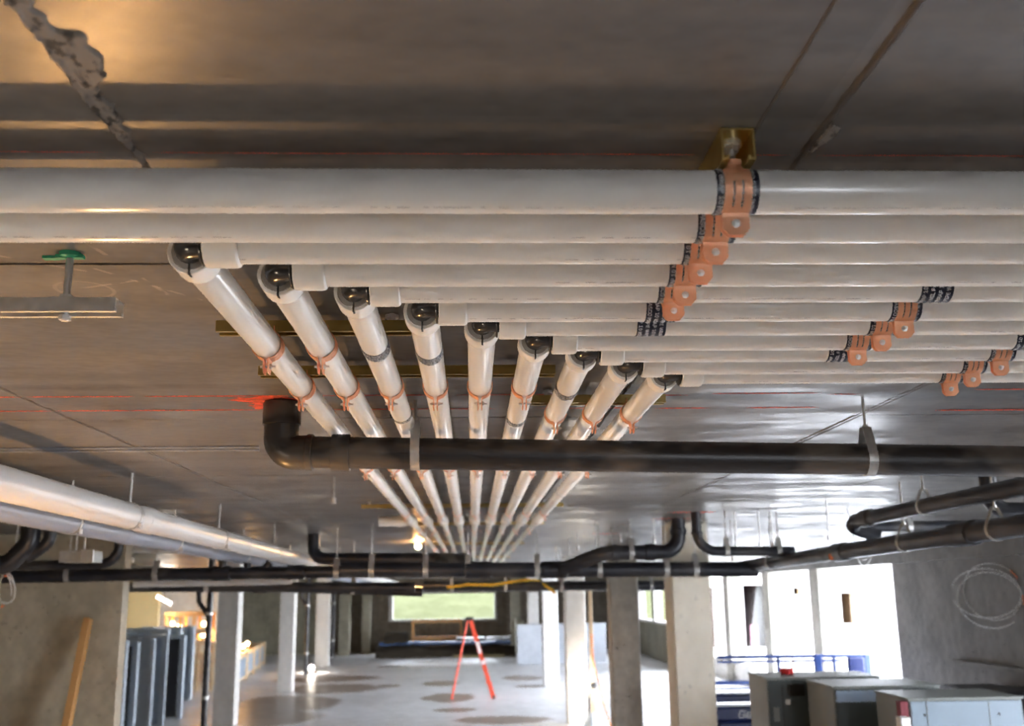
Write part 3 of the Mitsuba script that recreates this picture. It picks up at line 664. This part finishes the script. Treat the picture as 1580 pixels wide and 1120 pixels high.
run('drain_pipe', [(-2.94, 7, ZC + .002), (-2.945, 7, 2.27), (-3.07, 7, 2.13), (-4.2, 7, 2.04)], .062, 'thick black elbow at the left edge under the grey pipes', .12)
run('drain_pipe', [(-2.82, 7.05, ZC + .002), (-2.84, 7.05, 2.27), (-2.98, 7.05, 2.17)], .040, 'smaller black elbow beside the thick one at the left edge', .10)
run('drain_pipe', [(-2.69, 8, ZC + .002), (-2.69, 8, 2.155), (-5, 8, 2.150)], .036, 'black riser bending left under the grey pipes', .14)
for pts, r, s in (([(-6, 9.3, 2.39), (-2.6, 9.3, 2.312)], .030, 'upper'), ([(-6, 9.3, 2.24), (-3.0, 9.3, 2.225)], .026, 'lower'), ([(-3.35, 10.2, 2.190), (-1.7, 10.2, 2.06)], .030, 'sloping')):
    run('water_pipe', pts, r, f'{s} pale blue white pipe behind the grey pipes at left', bsdf='white_pipe_plastic', cat='water pipe')
for k, (x, z) in enumerate(((-3.32, .2), (-3.2, 0), (-3.42, 0))): pass
j = thing('junction_box', 'small grey box hung on two rods at the left above the black pipe', 'junction box')
part(j, 'box', box(-2.53, -2.325, 6.45, 6.62, 2.12, 2.19, .004), 'galvanized', smooth=False)
part(j, 'cover', box(-2.395, -2.318, 6.44, 6.45, 2.115, 2.195, .003), 'steel_bright', smooth=False)
for x in (-2.46, -2.41): part(j, 'rod', cyl((x, 6.53, 2.185), (x, 6.53, ZC + .01), .006, 10), 'galvanized')
t = thing('water_pipe', 'short white pipe stub beside the leftmost long pipe at the reducers', 'water pipe')
part(t, 'pipe', cyl((-.62, 6.9, ZP), (-.435, 6.9, ZP), .034, 22), 'white_pipe_plastic'); part(t, 'cap', cyl((-.50, 6.9, ZP), (-.455, 6.9, ZP), .038, 22), 'white_ring_plastic')

RISERS = [((-3.77, 15.2), .045, 'at the left side of the largest left column'), ((-4.10, 26.3), .05, 'on the third left column'), ((-4.42, 33.6), .06, 'on the fourth left column')]
for (x, y), r, s in RISERS:
    t = run('riser_pipe', [(x, y, 0), (x, y, 1.7), (x - .001, y, ZC + .01)], r, 'black upright pipe ' + s, .1, cat='riser pipe')
    part(t, 'branch', tube(fillet([(x - .16, y, 2.02), (x - .16, y, 1.85), (x, y, 1.62)], .1), r * .8, 16), 'pipe_black')
    for z in (.5, 1.65): part(t, 'coupling', tube([(x, y, z), (x, y, z + .04)], r + .008, 18), 'galvanized')

# hanger rods below the ceiling at right, each with its nut
RODS = [(.692, 11.036, 2.291), (1.007, 12.318, 2.299), (1.0, 10.579, 2.271), (1.005, 9.773, 2.302), (.982, 8.12, 2.135), (1.445, 9.962, 2.373), (2.111, 9.975, 2.323), (2.061, 8.12, 2.135), (1.871, 7.24, 2.21), (2.041, 7.24, 2.21), (2.13, 7.24, 2.207), (2.29, 6.531, 2.212), (1.40, 7.86, 2.26), (-.646, 4.824, 2.326), (1.21, 8.9, 2.27), (1.75, 9.1, 2.25)]
RODS.sort(key=lambda r: r[0] / r[1])
for q, (x, y, z) in enumerate(RODS):
    t = thing('threaded_rod', f'thin hanging rod over the black pipes at right, {NTH[q - 1]} from left' if x > 0 else 'lone thin rod hanging from the ceiling beyond the drain elbow', 'threaded rod', 'hanging rods over the black pipes' if x > 0 else None)
    part(t, 'rod', cyl((x, y, z), (x, y, ZC + .01), .0055, 8), 'galvanized'); part(t, 'nut', tube([(x, y, z - .006), (x, y, z + .022)], .011, 8), 'steel_bright')
for q, x in enumerate((-.78, -.36, -.03, .51, 1.0, 1.53, 1.76)):
    hanger(x, 8.12, 2.092 - .0092 * (x + 1.02), .0585, f'pale strap hanger on the long level main pipe, {ORD[q]} from left', .12, .02, .003, 'hangers of the main pipe', .005)
for q, x in enumerate((1.80, 2.17)):
    hanger(x, 7.24, 2.172, .034, 'pale strap hanger on the level pipe from the thin riser, ' + ('left one', 'right one')[q], .09, .016, .003, None, .005)
hanger(1.215, 7.86, 2.192, .055, 'pale strap hanger on the thick elbow pipe', .11, .018, .003)
hanger(3.02, 7.0, 2.317, .036, 'pale strap hanger on the level pipe under the upper right one', .08, .016, .003)
for q, (x, y, z, r) in enumerate(((2.26, 5.03, 2.297, .040), (2.26, 5.3, 2.133, .047), (2.26, 4.35, 2.143, .047), (2.22, 7.6, 2.10, .047))):
    hanger(x, y, z, r, 'strap hanger on ' + ('the upper right pipe', 'the lower right pipe below the open bays', 'the lower right pipe near the edge', 'the far part of the lower right pipe')[q], r + .045, .012, .003, None, .005, math.pi / 2)
for q, x in enumerate((-.25, .42, 1.12, 2.25)):
    hanger(x, 13, 2.000 - .0099 * (x + .6), .062, f'pale strap hanger on the farther level pipe, {ORD[q]} from left', .12, .02, .003, 'hangers of the farther pipe', .005)
for x, y, z, r, w_ in ((-2.4, 9.55, 1.993, .045, 'lower black pipe just behind the left wall end'), (-1.2, 10.6, 1.962, .052, 'far level pipe over the left columns')):
    hanger(x, y, z, r, 'strap hanger on the ' + w_, .11, .02, .003, None, .005)
for q, x in enumerate((-3.25, -2.55, -1.1)):
    hanger(x, 8.5, 2.085, .050, f'pale strap hanger on the level pipe over the left wall end, {ORD[q]} from left', .11, .02, .003, 'hangers of the left level pipe', .005)

# loose loops of cable
def coil(name, c, rx, rz, n, label, plane='xz', tip=True, r=.005, seed=0):
    t = thing(name, label, 'cable coil'); g = np.random.default_rng(seed)
    for k in range(n):
        a0 = g.uniform(0, 6.28); a = np.linspace(a0, a0 + 5.6, 36); sx, sz = rx * g.uniform(.7, 1.05), rz * g.uniform(.75, 1.05); ox, oz = g.uniform(-.3, .3, 2) * np.array([rx, rz]) * .5
        P = np.stack([c[0] + ox + sx * np.cos(a), c[1] + .03 * np.sin(a * 1.5) + .01 * k, c[2] + oz + sz * np.sin(a)], 1)
        if plane == 'yz': P = np.stack([P[:, 0] * 0 + c[0] - .012 - .006 * k, c[1] + ox + sx * np.cos(a), P[:, 2]], 1)
        part(t, 'loop', tube(P, r, 8), 'cable_white')
        if tip and k < 2: part(t, 'tip', tube(P[-3:], r * 1.5, 8), 'orange_cord', label='orange cable end')
    return t


t = coil('cable_coil', (2.70, 7.0, 2.20), .09, .15, 2, 'loose ring of thin white cable hanging from the ceiling at right', r=.004, seed=2)
part(t, 'lead', tube(fillet([(2.70, 7.0, 2.34), (2.62, 7.02, 2.38), (2.60, 7.02, ZC + .005)], .05), .004, 8), 'cable_white')
t = coil('cable_coil', (-3.35, 7.6, 1.97), .07, .12, 3, 'white cable loops hanging at the left edge', seed=4)
part(t, 'lead', tube(fillet([(-3.33, 7.6, 2.09), (-3.30, 7.6, 2.2), (-3.29, 7.6, ZC + .005)], .05), .005, 8), 'cable_white')
coil('cable_coil', (5.80, 11.45, 1.80), .80, .36, 3, 'faint white cable loops with orange ends on the dark right wall', 'yz', r=.005, seed=6)
one('wall_ledge', box(5.70, 5.80, 9.6, 12.4, 1.02, 1.07, .006), 'dark_concrete', 'dark ledge along the right wall above the cabinets', 'ledge', smooth=False)
for q, y in enumerate((10.2, 11.0)):
    t = thing('dark_crate', 'dark slotted crate by the right wall, ' + ('nearer one' if q == 0 else 'farther one'), 'crate')
    part(t, 'box', box(5.15, 5.75, y, y + .55, 0, .86 if q else .90, .01), 'dark_steel', smooth=False)
    for k in range(3): part(t, 'slot', box(5.22 + .17 * k, 5.34 + .17 * k, y - .006, y + .004, .74, .82), 'black_gloss', smooth=False)

# yellow hose slung over the farther pipe
one('yellow_hose', tube(fillet([(-0.309, 12.91, 1.980), (-0.062, 12.91, 2.011), (0.259, 12.91, 2.005), (0.667, 12.98, 2.061), (0.828, 12.98, 2.048), (1.013, 12.91, 1.919), (1.026, 12.91, 1.888)], .05), .018, 12), 'yellow_hose', 'yellow hose slung across under the far black pipes', 'hose')
one('hose_nozzle', tube([(2.205, 6.3, 2.098), (2.235, 6.3, 2.098), (2.26, 6.3, 2.098)], [.02, .022, .012], 12), 'orange_cord', 'orange plug on the lower right black pipe', 'plug')

# ------------------------------------------------------------------ lamps


def tripod_light(x, y, z, r, power, color, label):
    t = thing('work_light', label, 'work light')
    bulb(t, 'bulb', (x, y, z), r, power, color)
    for a in (.3, 2.4, 4.5): part(t, 'leg', cyl((x, y, .4 * z), (x + .3 * math.cos(a), y + .3 * math.sin(a), 0), .009, 10), 'dark_steel')
    part(t, 'pole', cyl((x, y, .35 * z), (x, y, z - r), .012, 12), 'dark_steel')
    part(t, 'socket', tube([(x, y, z - r - .07), (x, y, z - r * .9)], .022, 14), 'dark_steel')


tripod_light(-1.33, 3.25, .78, .045, 8, WARM, 'small orange work light on a tripod standing left of the viewer')
tripod_light(-2.2, .5, .70, .14, .42, SOFT, 'added unseen round fill lamp on a low tripod beside the viewer')  # unseen lamp, added as soft warm fill for the near crossing pipes
t = thing('ceiling_bulb', 'small bare bulb glowing on the ceiling left of the long white pipes', 'bulb')
bulb(t, 'bulb', (-.57, 11, 2.40),   .03, 12); part(t, 'socket', cyl((-.57, 11, 2.42), (-.57, 11, ZC + .01), .025, 12), 'dark_steel')
t = thing('floor_lamp', 'glowing lamp on the floor at the foot of the third left column', 'lamp')
bulb(t, 'bulb', (-4.05, 26.9, .13), .065, 1.6, COOL); part(t, 'base', cyl((-4.05, 26.9, 0), (-4.05, 26.9, .05), .12, 16), 'dark_steel')
t = thing('work_light', 'glowing work light clipped to the timber post by the white column', 'work light')
bulb(t, 'bulb', (1.66, 15.4, .53), .045, 2.5, COOL); part(t, 'housing', tube([(1.72, 15.4, .55), (1.76, 15.4, .58), (1.80, 15.4, .60)], [.03, .05, .02], 14), 'dark_steel')
part(t, 'stand', cyl((1.69, 15.42, 0), (1.69, 15.42, .52), .02, 12), 'dark_steel'); part(t, 'foot', tube([(1.69, 15.42, 0), (1.72, 15.42, .2)], [.10, .03], 14), 'blue_steel')
one('timber_post', box(1.745, 1.80, 15.62, 15.68, 0, 1.95, .004), 'pale_timber', 'slim pale timber post beside the white column', 'post', smooth=False)
one('extension_cord', tube(fillet([(1.77, 15.55, 1.30), (1.78, 15.5, .9), (1.86, 15.45, .5), (1.98, 15.3, .012), (2.0, 14.2, .012)], .2), .011, 8), 'orange_cord', 'orange red cord running down beside the timber post', 'cord')
t = thing('tube_light', 'slanting bright tube light in the room at far left', 'light')
P0, P1 = np.array((-7.14, 24, 1.93)), np.array((-6.83, 24, 1.77))
part(t, 'tube', cyl(P0, P1, .03, 12), 'lamp_glass', emitter=glow(COOL, 1.6)); part(t, 'hook', cyl((-6.98, 24, 1.86), (-6.98, 24, ZC + .01), .008, 8), 'dark_steel')

# ------------------------------------------------------------------ left side
d = thing('wood_plank', 'orange brown wooden plank leaning against the left wall end', 'plank')
pl = box(-.028, .028, -.045, .045, 0, 1.76, .003); pl.apply_transform(trimesh.transformations.rotation_matrix(-.19, [1, 0, 0])); pl.apply_transform(trimesh.transformations.rotation_matrix(.055, [0, 1, 0])); pl.apply_translation((-3.315, 8.60, .012))
part(d, 'board', pl, 'timber', smooth=False)


def door_frame(x, y, h, w, m, label):
    t = thing('steel_frame', label, 'steel frame', 'steel frames stacked at left')
    for u in (x, x - w):
        part(t, 'jamb', box(u - .035, u + .035, y, y + .11, 0, h, .006), 'blue_steel', smooth=False)
        part(t, 'stop', box(u - .06, u + .012, y + .03, y + .07, .05, h - .06), 'blue_steel', smooth=False)
    part(t, 'head', box(x - w, x, y, y + .11, h - .06, h + .004, .006), 'blue_steel', smooth=False)
    part(t, 'sill', box(x - w, x, y, y + .11, 0, .03), 'blue_steel', smooth=False)
    part(t, 'panel', box(x - w + .035, x - .035, y + .04, y + .05, .03, h - .06), m, smooth=False)


for q, y in enumerate((13.3, 13.85, 14.5, 15.1, 15.75, 16.5, 17.4)):
    door_frame(-4.72 - .03 * (q % 2), y, 1.30 + .02 * (q % 3), .95, ('dark_steel', 'blue_steel', 'glass_blue')[q % 3], f'blue grey steel frame standing behind the left wall end, {ORD[q]} from the front')
for q, y in enumerate((18.7, 19.5, 20.4)):
    door_frame(-5.36, y, 1.36, .95, 'glass_blue', f'blue grey steel frame of the set-back batch at left, {ORD[q]} from the front')
c = thing('glazed_crate', 'pale timber crate with blue panes, right of the largest left column', 'crate')
CR = T().translate([-5.09, 23.2, 0]) @ T().rotate([0, 0, 1], 96.8)
part(c, 'body', box(0, 7.5, .02, .6, .05, .62, .01), 'pale_timber', to=CR, smooth=False)
for a, b in ((.3, 1.9), (2.3, 3.8), (4.3, 5.6), (6.0, 7.2)): part(c, 'pane', box(a, b, -.01, .03, .12, .52), 'glass_blue', to=CR, smooth=False)
for a in (0, 1.98, 3.88, 5.68, 7.3): part(c, 'post', box(a, a + .22, -.03, .02, .0, .64), 'pale_timber', to=CR, smooth=False)
for q, (x, y, z) in enumerate(((-5.42, 24.6, .75), (-5.50, 25.6, .74), (-5.62, 26.6, .76))):
    t = thing('lamp', f'glowing bulb on top of the glazed crate, {ORD[q]} of three', 'lamp'); bulb(t, 'bulb', (x, y, z), .05, 1.2); part(t, 'base', cyl((x, y, .615), (x, y, z - .06), .03, 10), 'dark_steel')


def rack(name, x0, x1, y, z0, z1, nx, label, bsdf='timber', shelves=(0, 1), depth=.5, floor=True):
    t = thing(name, label, 'timber frame')
    for k in range(nx + 1):
        x = x0 + (x1 - x0) * k / nx
        for yy in (y, y + depth): part(t, 'post', box(x - .03, x + .03, yy, yy + .05, 0 if floor and k in (0, nx) else z0, z1, .004), bsdf, smooth=False)
    for s in shelves:
        z = z0 + (z1 - z0) * s
        for yy in (y - .01, y + depth + .01): part(t, 'rail', box(x0 - .04, x1 + .04, yy, yy + .05, z - .05, z + .05, .004), bsdf, smooth=False)
        part(t, 'shelf', box(x0, x1, y, y + depth, z - .01, z + .01), bsdf, smooth=False)
    return t


rack('timber_rack', -7.0, -6.05, 24.3, 1.03, 1.53, 3, 'orange timber frame behind the steel frames at far left')
rack('timber_rack', -5.72, -5.42, 21.8, .72, 1.22, 1, 'pale timber stand next to the largest left column', 'pale_timber', (0, .55, 1))
rack('timber_rack', -1.92, -.36, 34, .52, 1.05, 1, 'low orange timber frame under the far opening')
for q, (x, y, z) in enumerate(((-6.90, 24.5, 1.32), (-6.74, 24.5, 1.27), (-5.57, 22.05, 1.36), (-5.57, 22.05, 1.14))):
    t = thing('lamp', ('glowing bulb at the left end of the orange timber frame', 'second bulb at the left of the orange timber frame', 'glowing bulb on top of the pale timber stand', 'glowing bulb halfway up the pale timber stand')[q], 'lamp')
    bulb(t, 'bulb', (x, y, z), .048, 1.1); part(t, 'socket', cyl((x, y, (1.035, 1.035, 1.225, 1.0)[q]), (x, y, z - .05), .03, 10), 'dark_steel')
one('panel_stack', box(-8.6, -6.6, 20.2, 21.0, 0, 1.32, .01), 'dark_steel', 'dark stack behind the steel frames at far left', 'panel stack', smooth=False)

# far end clutter
for (x0, x1, z0, z1, y, m, lab) in ((-2.9, 1.2, .38, .47, 32.9, 'blue_tarp', 'long blue bundle lying across the far rubble'), (-3.0, 1.35, 0, .375, 32.9, 'dark_rubble', 'dark heap along the foot of the far wall'), (.45, 1.25, .475, .56, 33.75, 'tarp_white', 'pale pipe bundle on top of the far heap'), (-2.75, -2.05, .475, .78, 33.0, 'dark_rubble', 'dark bundle on the far heap below the opening at left'), (-.5, .4, .475, .57, 33.3, 'dark_steel', 'black pipe bundle on the far heap at right')):
    g = grid_mesh(np.linspace(x0, x1, 60), np.linspace(y, y + .9, 8), lambda X, Y: z1 - (z1 - z0) * (np.abs((Y - y) / .9 - .5) * 2) ** 3 - .3 * (z1 - z0) * meshkit.noise(np.stack([X * 4, Y * 3, X * 0], -1), 3))
    v = np.array(g.vertices); skirt = v.copy(); skirt[:, 2] = np.minimum(v[:, 2], z0)
    one('bundle', trimesh.Trimesh(np.vstack([v, skirt]), np.vstack([g.faces, g.faces[:, ::-1] + len(v)]), process=False), m, lab, 'bundle', smooth=40)
one('yellow_strip', box(-.6, 1.0, 32.7, 32.85, 0, .06, .01), 'yellow_wall', 'thin yellowish strip on the floor before the far heap', 'strip', smooth=False)
one('low_wall', cat_(box(1.24, 1.92, 29, 29.2, 0, 1.06, .01)), 'pale_block', 'pale blue low wall left of the farthest white column', 'wall panel', smooth=False)
one('low_wall', cat_(box(1.98, 3.75, 29.4, 29.6, 0, 1.06, .01)), 'pale_block', 'pale blue low wall right of the farthest white column', 'wall panel', smooth=False)
one('low_wall', cat_(box(1.42, 1.52, 31, 35, 0, 1.12, .01)), 'sage_concrete', 'dull low wall running back beside the far heap', 'wall panel', smooth=False)

# ------------------------------------------------------------------ red step ladder, seen from the side
t = thing('step_ladder', 'red step ladder standing open in the middle of the floor', 'ladder')
YL = 20.0; top = np.array([-.06, 0, 1.45])
for yy in (-.24, .24):
    a = np.array([-.09, YL + yy * .62, 1.40]); b = np.array([-.385, YL + yy, 0]); part(t, 'rear_rail', tube([b, a], .020, 8), 'ladder_red')
    a = np.array([-.03, YL + yy * .62, 1.42]); b = np.array([.395, YL + yy, 0]); e = (b - a) / np.linalg.norm(b - a)
    q = np.array([e[2], 0, -e[0]])
    V = [p + s * .038 * q + [0, u * .014, 0] for p in (a, b) for s, u in ((-1, -1), (1, -1), (1, 1), (-1, 1))]
    part(t, 'front_rail', trimesh.Trimesh(V).convex_hull, 'ladder_red', smooth=False)
    if yy < 0:
        for f0, f1 in ((.28, .43), (.52, .57)):
            V = [a + (b - a) * f + s * .030 * q + [0, -.0145 - u * .002, 0] for f in (f0, f1) for s, u in ((-1, 0), (1, 0), (1, 1), (-1, 1))]
            part(t, 'sticker', trimesh.Trimesh(V).convex_hull, 'label_white', smooth=False, label='white sticker on the rail')
        part(t, 'foot', box(.375, .42, YL + yy - .02, YL + yy + .02, 0, .05, .004), 'dark_steel', smooth=False)
for f in (.2, .4, .6, .8):
    x, z = -.03 + .425 * f, 1.42 * (1 - f); part(t, 'step', box(x - .05, x + .035, YL - .2, YL + .2, z - .012, z + .012), 'ladder_red', smooth=False)
part(t, 'top_cap', box(-.13, .03, YL - .17, YL + .17, 1.41, 1.47, .01), 'dark_steel', smooth=False)

# ------------------------------------------------------------------ right side: cabinets, rails, machine
def cabinet(x0, x1, y0, y1, h, front, label):
    t = thing('metal_cabinet', label, 'cabinet')
    part(t, 'body', box(x0, x1, y0, y1, 0, h, .006), 'cabinet_grey', smooth=False)
    part(t, 'front_panel', box(x0 + .01, x1 - .01, y0 - .012, y0 + .002, .03, h - .012, .003), front, smooth=False)
    part(t, 'top_plate', box(x0 - .008, x1 + .008, y0 - .016, y1 + .008, h - .004, h + .012, .003), 'cabinet_grey', smooth=False)
    return t


t = cabinet(2.40, 3.35, 8.6, 9.15, 1.19, 'cabinet_dark', 'farthest pale grey cabinet with a dark front, red tin behind it')
part(t, 'control_box', box(2.57, 2.70, 8.55, 8.59, 1.06, 1.15, .004), 'black_gloss', smooth=False); part(t, 'sticker', box(2.545, 2.585, 8.583, 8.588, .99, 1.03), 'label_white', smooth=False); part(t, 'door_seam', box(2.52, 2.526, 8.583, 8.589, .03, 1.15), 'black_gloss', smooth=False)
part(t, 'tag', box(2.44, 2.49, 8.582, 8.588, .86, .97), 'cabinet_grey', smooth=False)
t = cabinet(2.655, 3.45, 7.75, 8.35, 1.19, 'cabinet_dark', 'middle pale grey cabinet with a blue black front')
part(t, 'header', box(2.67, 3.43, 7.730, 7.74, 1.09, 1.17), 'glass_blue', smooth=False)
t = cabinet(2.855, 3.62, 6.9, 7.45, 1.185, 'cabinet_blue', 'nearest cabinet with a pale blue front, at the lower right corner')
for x in (2.97, 3.385): part(t, 'seam', box(x, x + .004, 6.884, 6.889, .03, 1.17), 'cabinet_grey', smooth=False)
for x in (2.955, 3.45): part(t, 'latch', cyl((x, 6.882, 1.09), (x, 6.892, 1.09), .008, 10), 'dark_steel')
part(t, 'edge_strip', box(2.80, 2.850, 6.89, 6.96, .0, 1.175), 'maroon', smooth=False, label='dark red edge strip')
one('white_box', box(2.70, 2.765, 6.66, 6.74, 0, 1.105, .006), 'label_white', 'slim white post in front of the dark red strip', 'post', smooth=False)
t = thing('red_tin', 'red open tin with a curved dark handle behind the farthest cabinet', 'tin')
part(t, 'body', tube([(2.665, 8.9, 1.203), (2.665, 8.9, 1.21), (2.665, 8.9, 1.25)], [.045, .055, .058], 20), 'red_plastic')
part(t, 'handle', tube(fillet([(2.70, 8.9, 1.24), (2.73, 8.9, 1.29), (2.72, 8.9, 1.34)], .04), .006, 8), 'rust_dark')
t = thing('guard_rail', 'blue metal guard rail in front of the bright open bays', 'guard rail')
part(t, 'top_rail', cyl((3.5, 15, .97), (5.72, 15, .965), .024, 12), 'rail_blue'); part(t, 'mid_rail', cyl((3.5, 15, .905), (5.3, 15, .90), .018, 12), 'rail_blue')
for x in (4.38, 5.19): part(t, 'post', cyl((x, 15, 0), (x, 15, .97), .024, 12), 'rail_blue')
part(t, 'end_post', box(5.62, 5.71, 14.95, 15.05, 0, .97, .006), 'rail_blue', smooth=False); part(t, 'end_post', box(4.90, 5.0, 14.96, 15.04, 0, .985, .006), 'rail_blue', smooth=False)
one('control_panel', cat_(box(5.36, 5.60, 14.9, 14.98, .70, .95, .02), cyl((5.55, 14.94, 0), (5.55, 14.94, .72), .02, 10)), 'machine_navy', 'dark blue control box on the right end of the guard rail', 'control box', smooth=False)
t = thing('guard_rail', 'lower blue guard rail left of the farthest cabinet', 'guard rail')
part(t, 'top_rail', cyl((3.4, 15.6, .57), (4.6, 15.6, .56), .03, 12), 'rail_blue'); part(t, 'mid_rail', cyl((3.4, 15.6, .49), (4.6, 15.6, .48), .016, 12), 'rail_blue')
for x in (3.45, 4.3): part(t, 'post', cyl((x, 15.6, 0), (x, 15.6, .57), .016, 10), 'rail_blue')
t = thing('lift_machine', 'dark blue machine beam at the foot of the cream column', 'machine')
part(t, 'beam', box(2.50, 3.6, 11, 11.3, .58, .72, .02), 'machine_navy', smooth=False); part(t, 'beam', box(2.50, 3.6, 11.05, 11.3, .76, .84, .02), 'machine_navy', smooth=False)
part(t, 'chassis', box(2.55, 3.6, 11.05, 11.9, .12, .58, .03), 'machine_navy', smooth=False)
for x in (2.75, 3.4): part(t, 'wheel', cyl((x, 11.0, .14), (x, 11.12, .14), .14, 20), 'black_gloss')
txt = meshkit.text_mesh('Ge', .08, .004); txt.apply_transform(np.array([[1, .25, 0, 2.74], [0, 0, 1, 10.992], [0, 1, 0, .61], [0, 0, 0, 1.]])); part(t, 'lettering', txt, 'label_white', smooth=False)
